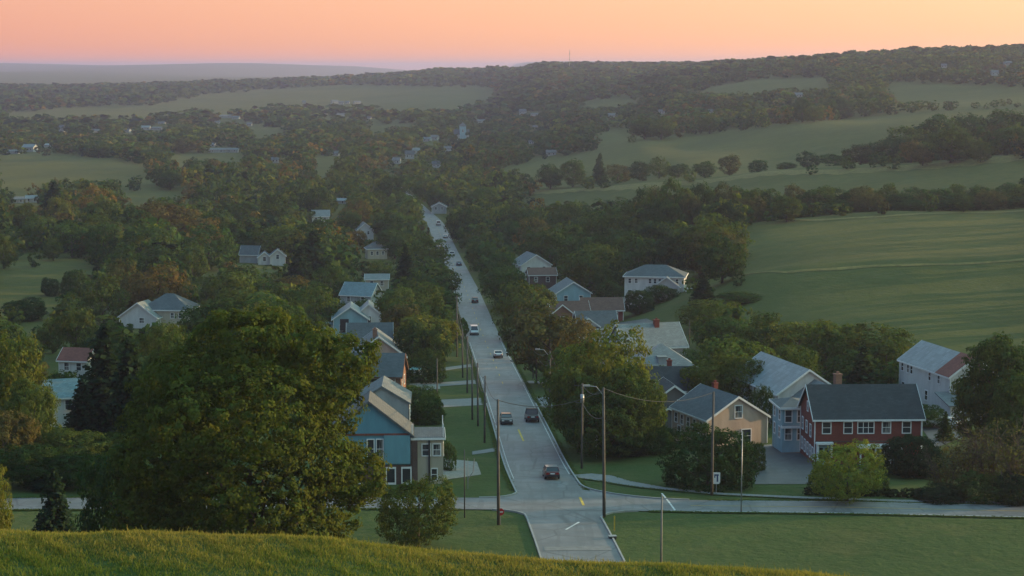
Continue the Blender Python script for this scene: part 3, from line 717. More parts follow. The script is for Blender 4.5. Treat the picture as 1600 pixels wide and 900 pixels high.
H_ = House('chimney_house', 'white house with half rusty red roof and tall brick chimney at right', place(1520, 650, 103, 8.5, (1408, 518, 1512, 612), True, foot=10), 103)
H_.vol(17, 7.4, 6.1, 2.6, 'white_siding', 'metal_roof', ov=.3)
rs = MB(); e_ = 7.4 / 2 + .34; zz = 6.1 - 2.6 / 3.7 * .34 + .165
rs.add([(-8.78, e_, zz), (-4.2, e_, zz), (-4.2, .02, 8.7 + .165), (-8.78, .02, 8.7 + .165)], [(0, 1, 2, 3)][::-1]); rs.add([(-8.78, -e_, zz), (-4.2, -e_, zz), (-4.2, -.02, 8.865), (-8.78, -.02, 8.865)], [(0, 1, 2, 3)])
rs2 = MB(); rs2.add([(x, y, z + .05) for x, y, z in rs.v], rs.f); o_ = rs2.build('roof', 'red_roof', H_.root); o_['label'] = 'rusty red shingled near part of the roof'
H_.win('B', [-7.4, -5.4, -4.2, 2, 5], 5.2, .75, 1.2).win('L', -1.2, 4.9, 1.0, 1.5).win('B', [-7, -3, 1], 2.2).win('L', 2.4, 2.0)
d_ = MB(); d_.box(-9.35, -8.53, -.9, .0, -1, 9.9); d_.box(-9.42, -8.46, -.97, .07, 9.902, 10.1); d_.build('chimney', 'dark_brick', H_.root)
H_.vol(4.2, 5.2, 4.4, .8, 'grey_siding', 'grey_roof', 'shed', at=(-10.7, -1.6, 0), turn=-90).win('F', [-.4, .5], 3.2, .6, 1.1)
H_.vol(5, 4, 2.7, 1.0, 'white_siding', 'grey_roof', 'shed', at=(-10.6, 3.0, 0), turn=-90).win('F', 0, 1.6)

H_ = House('peach_house', 'peach sided house with dark slate roof and white rake boards', place(1152, 696, 111, 5.3, (1056, 596, 1204, 650), True, foot=7), 111)
H_.vol(10.6, 8.9, 4.1, 2.75, 'peach_siding', 'slate_roof', ov=.3).win('L', .1, 4.9, 1.0, 1.6, True).win('L', 1.3, 1.6, 1.3, 1.7).win('B', [-4, -2.2, -.3, 1.6, 3.6], 2.9, .75, 1.25).win('B', [-3, 3], 1.2).win('R', 0, 3.2)
H_.chimney(2.5, -.6, 5.5, 7.6, .6)

H_ = House('cottage', 'small dark cottage with white edged gable left of the peach house', place(1053, 664, 98, 3.5, (1030, 598, 1080, 625), True, foot=5), 98)
H_.vol(7, 5.4, 4.0, 1.9, 'dark_siding', 'dark_roof', ov=.3).win('L', [.9], 3.2, .8, 1.2).win('B', [-2, 1], 2.6)
H_.vol(3, 3.4, 2.3, .8, 'dark_siding', 'dark_roof', at=(-4.4, 1.4, 0), turn=0)

H_ = House('dark_roof_house', 'wide house with broad dark roof slope behind the golden maple', place(1042, 650, 3, 4, (1030, 532, 1085, 600), foot=7), 3)
H_.vol(9.2, 8, 4.2, 2.8, 'grey_siding', 'dark_roof').win('F', [-3, 0, 3], 2.8).win('L', [0], 2.8).chimney(1.0, 1.2, 6, 7.9, .7)
H_ = House('hip_roof_house', 'house with pale grey hip roof and small dormers above the dark roof', place(1040, 622, 6, 4, (1005, 526, 1085, 566), foot=7), 6)
H_.vol(9.4, 9.0, 5.2, 3.4, 'grey_siding', 'pale_roof', 'hip').win('F', [-3, 0, 3], 4.0)
d_ = MB(); d_.box(-1.2, .1, -4.0, -1.5, 5.4, 6.9); d_.build('dormer', 'grey_siding', H_.root); d_ = MB(); d_.prism([(-4.2, 6.903), (-1.0, 6.903), (-1.0, 7.1), (-4.2, 7.0)], -1.35, .25); d_.build('dormer_roof', 'pale_roof', H_.root)
H_ = House('pale_gable_house', 'house with wide pale roof and red chimney among the village roofs', place(1024, 582, 16, 4.4, (985, 496, 1060, 542), foot=8), 16)
H_.vol(11.5, 9.4, 5.0, 3.6, 'grey_siding', 'pale_roof').chimney(1.5, -.6, 6, 9.4, .9).win('F', [-3, 0, 3], 3.2).win('L', 0, 4)
H_ = House('grey_hall', 'pale grey gabled hall left of the red chimney house', place(978, 585, 104, 5, (958, 508, 1000, 540), True, foot=7), 104)
H_.vol(11, 8.2, 4.4, 2.6, 'grey_siding', 'pale_roof').win('L', [-2, 2], 3).win('B', [-3, 0, 3], 3)
H_ = House('slate_house', 'dark slate roofed house with small pale gable by the rusty tree', place(935, 541, 8, 4, (905, 480, 966, 512), foot=7), 8)
H_.vol(8.2, 8, 4.2, 3.0, 'grey_siding', 'slate_roof').win('F', [-2, 2], 2.8); H_.vol(4, 4.4, 4.6, 1.6, 'white_siding', 'pale_roof', at=(-2.2, -1.9, 0), turn=90).win('L', 0, 4.0, .6, .9)
H_ = House('brown_house', 'brown roofed house with two stepped ridges beside the red barn roof', place(893, 520, 10, 3.6, (868, 458, 930, 492), foot=6), 10)
H_.vol(8.6, 7, 4.4, 2.6, 'brown_brick', 'brown_roof').win('F', [-2, 1.5], 3.0); H_.vol(5, 5, 4.8, 2.0, 'brown_brick', 'brown_roof', at=(-2.4, -2.2, 0), turn=90).win('L', 0, 3.6, .7, 1)
H_ = House('red_barn', 'low red brown building with wide roof near the big white house', place(942, 508, 4, 3.5, (925, 458, 960, 488), foot=7), 4)
H_.vol(9.5, 7, 3.8, 2.4, 'red_brick', 'brown_roof').win('F', [-3, 0, 3], 2.4)
H_ = House('grey_gable_house', 'pale grey gabled house in front of the far white house', place(896, 484, 98, 5, (860, 434, 930, 458), True, foot=7), 98)
H_.vol(10, 9, 4.6, 2.8, 'pale_blue_siding', 'grey_roof').win('L', [-2, 2], 3.2).win('B', [-3, 0, 3], 3.2)
H_ = House('white_house', 'white two storey house with grey roof right of the street, farthest of the village row', place(838, 440, 104, 5.5, (806, 390, 866, 418), True, foot=8), 104)
H_.vol(11, 9.4, 5.4, 3.0, 'white_siding', 'grey_roof').win('L', [-2.4, 2.4], 4.2, .9, 1.2).win('L', [-2.4, 0, 2.4], 1.8).win('B', [-3, 0, 3], 4.2)
H_ = House('brown_shed', 'brown two storey building with dark roof below the far white house', place(848, 452, 8, 3, (828, 418, 876, 440), foot=5), 8)
H_.vol(8.0, 6, 4.4, 1.7, 'dark_brick', 'brown_roof').win('F', [-2, 1.5], 3.0)
H_ = House('white_mansion', 'large white three level house with grey hip roof below the pasture', place(1022, 471, -9, 4.5, (975, 416, 1072, 460), foot=10), -9)
H_.vol(14.6, 9.5, 6.0, 2.6, 'white_siding', 'slate_roof', 'hip').win('F', [-6, -4.4, -1, .2, 1.4, 3, 5.6], 5.0, .65, 1.1).win('F', [-6, -4.2, 1, 5], 2.0, .8, 1.4).win('R', [-2, 2], 4.6)
H_.vol(6, 6, 4.0, 2.2, 'white_siding', 'pale_roof', at=(3.2, -3.6, 0), turn=90).win('L', [-1.2, 1.2], 2.8)
H_.porch(-6.2, .1, -6.6, -4.78, 3.2, 'pale_roof', 4)

# --- left of the street
H_ = House('blue_house', 'blue gabled house with beige bay wing left of the crossing', place(577, 757, 93, 3.4, (560, 618, 690, 745), True, foot=8), 93)
H_.vol(6.8, 9.6, 6.1, 3.8, 'blue_siding', 'mid_roof', ov=.35, trim='slate_roof')
H_.win('L', [.2, 1.25], 4.4, .7, 2.2).win('L', [-1.2, .3], 1.4, .9, 1.9).win('F', [-2.5, 0, 2.5], 4.2).win('F', [-2, 2], 1.6)
d_ = MB(); d_.box(-3.75, -3.403, -4.75, -1.75, 2.7, 6.0); d_.build('panel', 'panel_siding', H_.root)['label'] = 'pale blue sided projecting upper panel'
d_ = MB(); d_.box(-3.52, -3.403, -4.8, 4.8, 6.0, 6.22); d_.build('beam', 'red_roof', H_.root)
d_ = MB(); d_.box(-3.50, -3.403, -4.8, 4.8, -.5, 2.5); d_.build('shopfront', 'dark_brick', H_.root)
for u_ in (-4.3, -2.5): 
    d_ = MB(); d_.box(-3.66, -3.503, u_ - .6, u_ + .6, 0, 2.3); f_ = d_.build('door', 'white_trim', H_.root); d_ = MB(); d_.box(-3.68, -3.663, u_ - .45, u_ + .45, .5, 2.1); d_.build('pane', 'glass', f_)
H_.vol(6, 3.7, 5.5, .2, 'cream_siding', 'slate_roof', 'flat', at=(-.2, -6.72, 0), ov=.25).win('L', [-.1], 4.2, .9, 1.3).win('L', [1.1], 4.2, .8, 1.3).win('L', [.8], 1.3, .6, 1.3).win('F', [-1.5, 1.5], 4.0)
d_ = MB(); d_.box(-3.5, -3.203, -5.6, -4.88, -.5, 5.4); d_.build('pier', 'dark_brick', H_.root)
d_ = MB(); d_.box(-3.42, -3.203, -7.05, -6.85, -.5, 5.4); d_.build('post', 'dark_metal', H_.root)
q_ = MB()
for x_, y_ in ((-3.1, -8.6), (2.5, -8.6), (-3.1, -5.0)): q_.box(x_ - .05, x_ + .05, y_ - .05, y_ + .05, 5.72, 7.2)
q_.box(-3.1, 2.5, -8.62, -8.58, 6.7, 6.76); q_.build('balcony_rail', 'white_trim', H_.root)

H_ = House('pale_roof_house', 'pale grey house with plain light roof directly behind the blue house', place(597, 676, 92, 5.0, (590, 592, 632, 628), True, foot=6), 92)
H_.vol(9, 7.6, 4.4, 2.3, 'grey_siding', 'grey_roof', ov=.2, trim='grey_roof').win('F', [-3, 0, 3], 2.6).win('L', 0, 3.4)
H_ = House('brick_rowhouse', 'brown brick house with dark roof and arched dark window left of the street', place(584, 634, -3, 4, (580, 552, 622, 592), foot=6), -3)
H_.vol(8.4, 8, 5.0, 2.9, 'brown_brick', 'slate_roof', trim='brown_roof').win('F', [0, 2.8], 4.0, 1.1, 1.0).win('R', [-1.5, 1.5], 3.6)
d_ = MB(); d_.box(-4.2, 4.2, -4.06, -4.003, 4.6, 4.9); d_.build('string_course', 'red_roof', H_.root)
H_ = House('chimney_cottage', 'grey roofed house with brown chimney and pink sunlit end wall', place(592, 588, 96, 5.5, (566, 518, 630, 556), True, foot=7), 96)
H_.vol(11, 9.6, 4.0, 3.6, 'pink_siding', 'grey_roof').win('F', [-3, 0, 3], 2.6).win('L', [0], 3.6).chimney(-3.5, .6, 6.2, 8.8, .8, 'brown_brick')
H_ = House('slate_rowhouse', 'low dark slate roof house between the teal gable and the grey roof', place(578, 566, 4, 3.5, (556, 502, 606, 522), foot=6), 4)
H_.vol(8.4, 7, 4.4, 3.0, 'grey_siding', 'slate_roof').win('F', [-2, 2], 3.0)
H_ = House('teal_gable_house', 'pale teal gabled house with painted porch shade above the big maple', place(548, 533, 94, 4.5, (518, 468, 590, 512), True, foot=7), 94)
H_.vol(9, 7.6, 5.2, 2.6, 'pale_blue_siding', 'teal_roof').win('L', [-2, .2], 3.2, .8, 1.2)
d_ = MB(); d_.box(-4.62, -4.503, .4, 2.3, 2.2, 5.2); d_.build('porch_shade', 'dark_metal', H_.root)  # dark panel on the gable, painted as the shade inside the porch
H_.vol(7, 5.6, 5.6, 2.4, 'white_siding', 'teal_roof', at=(2.5, -4.0, 0)).win('L', [0], 4.6); H_.vol(3, 4, 3.6, .8, 'white_siding', 'teal_roof', 'shed', at=(-2.6, 5, 0), turn=0)
H_ = House('teal_roof_house', 'small house with long dull teal roof behind the teal gable house', place(556, 484, -20, 3.5, (536, 442, 582, 466), foot=6), -20)
H_.vol(8.6, 7, 4.0, 2.8, 'grey_siding', 'teal_roof').win('F', [-2, 2], 2.8)
H_ = House('flat_roof_house', 'low beige house with pale low pitched roof left of the street', place(589, 454, 3, 3, (572, 427, 607, 440), foot=5), 3)
H_.vol(6.6, 6, 3.4, 1.2, 'cream_siding', 'pale_roof').win('F', [-1.5, 1.5], 2.2)
H_ = House('hip_cottage', 'cream cottage with blue grey hip roof left of the street', place(590, 405, 12, 3.5, (575, 378, 606, 402), foot=5), 12)
H_.vol(7, 6.5, 3.6, 2.6, 'cream_siding', 'slate_roof', 'hip').win('F', [-2, 0, 2], 2.2, .8, 1.2)
H_ = House('white_gable_house', 'white gabled house beside a yellow orange tree, left of the far street', place(571, 376, 100, 4, (558, 347, 586, 370), True, foot=6), 100)
H_.vol(8, 6.4, 4.4, 2.6, 'white_siding', 'pale_roof').win('L', [-1.2, 1.2], 3.2, .8, 1.2).win('F', [-2, 2], 3)
H_ = House('white_roof_house', 'white roofed house half hidden in trees far left of the street', place(501, 351, 5, 3.5, (489, 331, 514, 343), foot=5), 5)
H_.vol(7.4, 7, 3.8, 2.4, 'white_siding', 'pale_roof').win('F', [-2, 2], 2.4)
H_ = House('twin_gable_house', 'small white house with two front gables among dark trees', place(434, 415, 96, 3.5, (417, 390, 451, 412), True, foot=6), 96)
H_.vol(7, 5.0, 3.4, 2.0, 'white_siding', 'grey_roof').win('L', 0, 3.0); H_.vol(4.5, 4.2, 2.8, 1.6, 'white_siding', 'grey_roof', at=(.2, 4.4, 0)).win('L', 0, 2.2)
H_ = House('blue_roof_house', 'house with steep blue grey roof left of the twin gabled house', place(388, 411, -8, 3.5, (376, 388, 401, 407), foot=5), -8)
H_.vol(6, 6, 3.0, 2.6, 'grey_siding', 'slate_roof')
H_ = House('hip_roof_farmhouse', 'wide slate roofed house with white front gable beyond the big maple', place(258, 511, -6, 4.5, (190, 464, 295, 500), foot=9), -6)
H_.vol(12, 10, 4.2, 3.6, 'cream_siding', 'slate_roof', 'hip').win('F', [2, 4], 3, .8, 1.2).win('R', [0], 3)
H_.vol(6, 9.6, 2.8, 3.4, 'white_siding', 'pale_roof', at=(-5.6, -4.2, 0), turn=84).win('L', 1, 2, 1.2, 1.2)
H_ = House('teal_roof_cottage', 'white cottage with pale teal roof between the left trees', place(92, 668, 20, 3.5, (72, 592, 100, 655), foot=5), 20)
H_.vol(6.6, 6, 4.6, 2.0, 'white_siding', 'teal_roof').win('F', [-1.5, 1.5], 3.4)
H_ = House('red_roof_cottage', 'small white cottage with dull red roof beyond the dark spruce', place(113, 590, -12, 3, (104, 548, 126, 576), foot=5), -12)
H_.vol(5.4, 5.4, 3.4, 1.8, 'white_siding', 'red_roof').win('F', [-1.2, 1.2], 2.2)
for i_, (px_, py_, kp, rt, w_, rf_, lb_) in enumerate([
        (686, 334, (678, 316, 694, 331), 92, 7.0, 'grey_roof', 'pale gabled house closing the far end of the street')]):
    H_ = House('end_house', lb_, place(px_, py_, rt, 3.5, kp, rt > 50, foot=5), rt)
    H_.vol(7.5, w_, 3.4, 1.8, 'grey_siding', rf_); H_.win('L' if rt > 50 else 'F', [-1.5, 1.5], 2.6, .8, 1.2)

# --- small houses, barns and sheds scattered far up the valley
FARH = [  # px, py, width m, height m, wall, roof, where
    (22, 240, 16, 4, 'far_siding', 'grey_roof', 'on the edge of the left field'), (47, 237, 17, 8, 'grey_siding', 'metal_roof', 'on the edge of the left field'), (72, 230, 22, 4, 'grey_siding', 'metal_roof', 'on the edge of the left field'),
    (340, 238, 22, 4.5, 'far_siding', 'grey_roof', 'beside the distant meadow'), (364, 238, 15, 4.5, 'far_siding', 'grey_roof', 'beside the distant meadow'), (332, 229, 9, 4, 'far_siding', 'metal_roof', 'beside the distant meadow'),
    (97, 206, 9, 9, 'far_siding', 'grey_roof', 'in the left woods'), (150, 207, 18, 4.5, 'cream_siding', 'grey_roof', 'in the left woods'), (199, 207, 12, 5, 'far_siding', 'grey_roof', 'in the left woods'),
    (228, 203, 16, 6, 'far_siding', 'metal_roof', 'in the left woods'), (247, 203, 22, 4.5, 'far_siding', 'grey_roof', 'in the left woods'), (253, 194, 12, 4, 'far_siding', 'grey_roof', 'in the left woods'),
    (352, 184, 24, 5, 'grey_siding', 'grey_roof', 'below the far hill field'), (369, 186, 14, 5, 'far_siding', 'grey_roof', 'below the far hill field'), (340, 193, 9, 4, 'far_siding', 'grey_roof', 'below the far hill field'), (390, 197, 9, 5, 'far_siding', 'grey_roof', 'below the far hill field'),
    (475, 162, 9, 6, 'far_siding', 'grey_roof', 'on the far hill field'), (523, 162, 16, 7, 'far_siding', 'grey_roof', 'on the far hill field'), (533, 163, 12, 6, 'far_siding', 'grey_roof', 'on the far hill field'), (543, 162, 9, 5, 'far_siding', 'grey_roof', 'on the far hill field'), (558, 162, 16, 5, 'far_siding', 'grey_roof', 'on the far hill field'),
    (505, 179, 16, 4, 'far_siding', 'grey_roof', 'under the far hill field'), (534, 182, 20, 5, 'far_siding', 'grey_roof', 'under the far hill field'), (577, 186, 7, 4, 'far_siding', 'grey_roof', 'under the far hill field'),
    (752, 192, 15, 5, 'grey_siding', 'grey_roof', 'on the wooded slope past the street'), (668, 221, 11, 5, 'far_siding', 'metal_roof', 'on the wooded slope past the street'), (679, 219, 11, 6, 'far_siding', 'grey_roof', 'on the wooded slope past the street'), (700, 236, 9, 5, 'grey_siding', 'grey_roof', 'on the wooded slope past the street'),
    (640, 248, 11, 8, 'grey_siding', 'slate_roof', 'past the far end of the street'), (650, 240, 9, 6, 'grey_siding', 'metal_roof', 'past the far end of the street'), (620, 256, 9, 6, 'far_siding', 'grey_roof', 'past the far end of the street'), (682, 262, 9, 6, 'grey_siding', 'slate_roof', 'past the far end of the street'),
    (430, 254, 8, 5, 'grey_siding', 'metal_roof', 'in the valley woods'), (526, 243, 9, 4, 'grey_siding', 'grey_roof', 'in the valley woods'), (534, 318, 12, 3.5, 'grey_siding', 'metal_roof', 'in the valley woods'),
    (817, 178, 12, 7, 'far_siding', 'grey_roof', 'on the slope under the mast'), (835, 181, 14, 4, 'far_siding', 'grey_roof', 'on the slope under the mast'), (836, 201, 7, 4, 'far_siding', 'grey_roof', 'on the slope under the mast'), (830, 225, 6, 4, 'far_siding', 'grey_roof', 'on the slope under the mast'), (861, 243, 11, 5, 'far_siding', 'grey_roof', 'on the slope under the mast'),
    (958, 183, 16, 4.5, 'far_siding', 'grey_roof', 'above the highest pasture'), (1034, 178, 8, 5, 'far_siding', 'grey_roof', 'above the highest pasture'), (1112, 177, 9, 4, 'far_siding', 'grey_roof', 'above the highest pasture'), (1247, 152, 10, 5, 'far_siding', 'grey_roof', 'above the highest pasture'),
    (1475, 106, 8, 5, 'far_siding', 'grey_roof', 'on the wooded ridge at right'), (1574, 102, 12, 5, 'far_siding', 'grey_roof', 'on the wooded ridge at right'), (1554, 118, 10, 6, 'grey_siding', 'grey_roof', 'on the wooded ridge at right'),
    (28, 317, 9, 4, 'far_siding', 'grey_roof', 'in the trees under the left field'), (50, 316, 10, 4.5, 'grey_siding', 'metal_roof', 'in the trees under the left field')]
ORD = ['leftmost', 'second from left', 'third from left', 'fourth from left', 'fifth from left', 'sixth from left', 'seventh from left', 'eighth from left', 'ninth from left', 'tenth from left', 'eleventh from left', 'twelfth from left',
       'thirteenth from left', 'fourteenth from left', 'fifteenth from left', 'sixteenth from left', 'seventeenth from left', 'eighteenth from left', 'nineteenth from left', 'twentieth from left']
def ordinal(i, n_):
    if n_ == 1: return ''
    if n_ > 1 and i == n_ - 1: return ', rightmost'
    return ', ' + ORD[i] if i < len(ORD) else ''
_zones = {}
for a_ in FARH: _zones.setdefault(a_[6], []).append(a_)
for z_, lst in _zones.items():
    lst.sort(key=lambda a: a[0])
    for i_, (px_, py_, w_, hh_, wl_, rf_, _) in enumerate(lst):
        g_ = hit(px_, py_, 600)
        if g_ is None: continue
        w_ *= .6; hh_ *= .75
        KEEP.append((px_ - 4, py_ - hh_ * 2000 / g_[1], px_ + 4, py_ - 1.5, g_[1]))
        FOOT.append((g_[0], g_[1], w_ * .6 + 2))
        lab = 'tiny pale house %s%s' % (z_, ordinal(i_, len(lst)))
        H_ = House('far_house', lab, g_, random.uniform(-25, 25), 'house', 'far houses up the valley')
        H_.vol(w_, min(w_ * .7, 9), hh_ * .62, hh_ * .38, wl_, rf_, trim=None); H_.win('F', [-w_ * .25, w_ * .25], hh_ * .35, 1.0, 1.3)
g_ = hit(721, 220, 600); KEEP.append((715, 199, 727, 215, g_[1])); FOOT.append((g_[0], g_[1], 12))
H_ = House('church', 'grey church with tall narrow tower far beyond the street', g_, 5, 'church')
H_.vol(13, 9, 6, 4, 'grey_siding', 'slate_roof', trim=None); H_.vol(5.5, 5.5, 13, 3.5, 'pale_blue_siding', 'grey_roof', 'hip', at=(1, -3, 0), trim=None, name='tower'); H_.win('F', 0, 9, 1.2, 2.2)
# ------------------------------------------------------------------ poles, wires, signs
POLETOP = {}
def pole(key, px, pyb, pyt, label, r=.15, mat='wood_pole', arm=True, lamp=0, name='utility_pole', cat='utility pole', group='utility poles', trans=False, braces=0):
    g = hit(px, pyb); X, Y, Z = g; b_ = ray(px, pyt)[1]; H = Y * b_ - Z
    root = empty(name, g, 0, label, cat, group)
    lean = random.uniform(-.012, .012)
    m_ = MB(); m_.tube([(0, 0, -.6), (lean * H * .5, 0, H * .5), (lean * H, 0, H)], [r, r * .85, r * .68], 8); m_.build('pole', mat, root, smooth=True)
    dxs = float(street_x(Y + 5) - street_x(Y - 5)) / 10; ax = np.array([1, -dxs * -1, 0.0]); tops = [(0, 0, H - .1)]
    if arm:
        c = MB(); c.box(-1.15, 1.15, -.06, .06, H - .75, H - .6); c.build('crossarm', mat, root, (lean * H, 0, 0))
        for x in (-1.0, -.4, .45, 1.0):
            q = MB(); q.tube([(x, 0, H - .6), (x, 0, H - .38)], [.05, .035], 6); q.build('insulator', 'grey_metal', root, (lean * H, 0, 0))
        tops = [(x + lean * H, 0, H - .36) for x in (-1.0, 1.0)]
    if trans:
        q = MB(); q.tube([(.0, -.42, H - 2.3), (.0, -.42, H - 1.3)], .24, 10); q.build('transformer', 'grey_metal', root, smooth=True)
    if lamp:
        q = MB(); q.tube([(0, 0, H - 1.0), (lamp * .9, -.1, H + .15), (lamp * 1.9, -.2, H + .25)], .045, 6); a_ = q.build('lamp_arm', 'grey_metal', root)
        q = MB(); q.box(lamp * 1.9 - .35, lamp * 1.9 + .35, -.38, -.04, H + .17, H + .34); q.build('lamp_head', 'grey_metal', a_)
    POLETOP[key] = [(X + x, Y + y, Z + z) for x, y, z in tops] + [(X, Y, Z + H * .78)]
    return root, H
pole('a', 779, 820, 624, 'tall wooden utility pole at the near left corner of the crossing', lamp=0, arm=False, r=.17, trans=False)
b_ = MB()
pole('b', 757, 692, 587, 'utility pole on the left verge beside the dark cars', arm=False)
pole('c', 747, 666, 567, 'second wooden pole of the left verge row', arm=False)
pole('d', 738, 656, 557, 'third wooden pole of the left verge row', arm=False)
pole('e', 730, 614, 525, 'fourth wooden pole of the left verge row', arm=False)
pole('f', 723, 590, 515, 'fifth wooden pole of the left verge row', arm=False)
pole('g', 714, 558, 462, 'farthest tall wooden pole of the left verge row', arm=False)
pole('n', 944, 808, 606, 'tall wooden utility pole on the near right corner with street lamp arm', r=.18, lamp=-1, arm=False, trans=False)
pole('o', 909, 732, 599, 'wooden utility pole beside the golden maple', arm=False, trans=True)
pole('p', 881, 682, 578, 'wooden pole half hidden by the golden maple edge', arm=False)
pole('q', 859, 642, 548, 'wooden pole with lamp above the right driveway', lamp=-1, arm=False)
pole('r', 838, 600, 540, 'wooden pole on the right verge by the thin path', arm=True)
pole('s', 833, 592, 540, 'shorter pole close behind another on the right verge', arm=False, r=.11)
pole('t', 1112, 774, 612, 'wooden utility pole in front of the large dark bush', arm=False, r=.17)
pole('u', 1158, 801, 674, 'thin pale pole by the road near the dark bush', r=.07, arm=False, mat='grey_metal', name='thin_pole', cat='pole', group='thin roadside poles')
pole('v', 1033, 882, 773, 'pale metal post standing in the near lawn', r=.11, arm=False, mat='concrete', name='metal_post', cat='post', group='thin roadside poles')
pole('w', 726, 809, 703, 'thin dark pole on the left corner lawn', r=.07, arm=False, mat='dark_metal', name='thin_pole', cat='pole', group='thin roadside poles')
pole('x', 1563, 786, 733, 'slender post at right edge by the brush', r=.08, arm=False, name='thin_pole', cat='pole', group='thin roadside poles')
for px_, pyb, pyt, lb in ((1189, 640, 560, 'far wooden pole left of the long white farmhouse'), (1077, 540, 500, 'short wooden pole behind the pale roofs'), (960, 492, 462, 'small wooden pole near the red barn'),
                          (820, 560, 500, 'wooden pole on the right verge beyond the white car'), (806, 530, 470, 'distant wooden pole on the right verge, thin and grey'), (683, 640, 560, 'grey pole among bushes behind the blue house')):
    pole(lb, px_, pyb, pyt, lb, arm=False, r=.12)
def wire(a, b, sag, label):
    a, b = np.array(a), np.array(b); n_ = 11
    pts = [a + (b - a) * t_ - np.array([0, 0, sag * 4 * t_ * (1 - t_)]) for t_ in np.linspace(0, 1, n_)]
    o = np.mean(pts, 0); m_ = MB(); m_.tube([p - o for p in pts], .034, 4); ob = m_.build('power_line', 'wire', None, tuple(o))
    tag(ob, label, 'wire', 'power lines')
SEQ = [('n', 'o'), ('o', 'p'), ('p', 'q'), ('q', 'r'), ('a', 'b'), ('b', 'c'), ('c', 'd'), ('d', 'e'), ('e', 'f'), ('f', 'g')]
NM = {'n': 'corner pole', 'o': 'maple pole', 'p': 'hidden pole', 'q': 'lamp pole', 'r': 'thin path pole', 'a': 'left corner pole', 'b': 'first verge pole', 'c': 'second verge pole', 'd': 'third verge pole', 'e': 'fourth verge pole', 'f': 'fifth verge pole', 'g': 'farthest verge pole'}
for a_, b_ in SEQ:
    for k_, wd in ((0, 'upper'), (-1, 'lower')):
        wire(POLETOP[a_][k_], POLETOP[b_][k_], .9, '%s thin wire strung from the %s to the %s' % (wd, NM[a_], NM[b_]))
wire(POLETOP['n'][0], POLETOP['t'][0], 1.2, 'thin wire strung from the near right corner pole to the bush pole')
wire(POLETOP['a'][0], POLETOP['n'][0], 1.2, 'thin wire strung across the crossing between the two corner poles')

def signpost(px, pyb, pyt, name, label, draw, cat='sign', r=.04):
    g = hit(px, pyb); H = g[1] * ray(px, pyt)[1] - g[2]; root = empty(name, g, 0, label, cat)
    m_ = MB(); m_.tube([(0, 0, -.3), (0, 0, H)], r, 6); m_.build('post', 'grey_metal', root); draw(root, H); return root
def _red(root, H):
    m_ = MB(); n_ = 8; vs = [(.40 * math.cos((i + .5) * math.pi / 4), y, H - .25 + .40 * math.sin((i + .5) * math.pi / 4)) for y in (-.07, -.05) for i in range(8)]
    m_.add(vs, [tuple(range(8)), tuple(range(8, 16))[::-1]] + [(i, 8 + i, 8 + (i + 1) % 8, (i + 1) % 8) for i in range(8)]); p = m_.build('sign_plate', 'red_paint', root)
    q = MB(); q.box(-.24, .24, -.078, -.0735, H - .31, H - .19); q.build('sign_band', 'white_trim', p)
signpost(782, 820, 796, 'red_sign', 'small red octagonal sign on a post by the left corner pole', _red)
def _blue(root, H):
    m_ = MB(); m_.box(-.42, .42, -.1, -.05, H - 1.15, H); m_.box(-.34, .34, -.1, -.05, H - 1.3, H - 1.153); p = m_.build('sign_plate', 'white_trim', root)
    q = MB(); q.box(-.25, .25, -.109, -.103, H - .38, H - .2); q.box(.02, .2, -.109, -.103, H - 1.05, H - .385); q.box(-.25, -.12, -.109, -.103, H - .6, H - .385); q.build('emblem', 'sign_blue', p)
signpost(1119, 772, 738, 'roadside_sign', 'white roadside sign with dark blue mark beside the bush pole', _blue)
def _yel(root, H):
    m_ = MB(); m_.box(-.07, .07, -.06, -.042, H - 1.5, H); m_.build('marker_strip', 'yellow_paint', root)
signpost(960, 830, 806, 'lane_marker', 'short yellow marker post on the lawn near the corner', _yel, 'marker')
def _bent(root, H):
    m_ = MB(); m_.tube([(0, 0, 0), (.05, 0, 1.2), (.6, 0, 2.0), (.75, 0, H)], .05, 6); m_.build('bent_pipe', 'concrete', root)
signpost(731, 764, 716, 'bent_post', 'pale bent post beside the gravel lot', _bent, 'post', .03)
def _meter(root, H):
    m_ = MB(); m_.box(-.16, .16, -.14, .14, H - .9, H - .25); m_.box(-.14, .14, -.16, .12, H - 2.0, H - 1.3); m_.build('cabinet', 'grey_metal', root)
signpost(932, 716, 678, 'meter_post', 'post with small grey cabinets between two utility poles', _meter, 'meter')
g = hit(957, 842); rt_ = empty('drain_box', g, .2, 'small dark utility box on the lawn by the kerb', 'box'); m_ = MB(); m_.box(-.35, .35, -.25, .25, -.2, .28); m_.build('housing', 'dark_metal', rt_); m_ = MB(); m_.box(-.4, .4, -.3, .3, .282, .34); m_.build('lid', 'grey_metal', rt_)
g = hit(647, 585); rt_ = empty('garden_pool', g, 0, 'pale teal covered garden pool beside the brick house', 'pool'); m_ = MB(); m_.tube([(0, 0, -.3), (0, 0, 1.1)], 1.6, 20); m_.build('pool_wall', 'grey_metal', rt_)
m_ = MB(); m_.tube([(0, 0, 1.102), (0, 0, 1.16)], 1.66, 20); m_.build('cover', 'teal_cloth', rt_); FOOT.append((g[0], g[1], 4)); KEEP.append((637, 563, 656, 573, g[1]))

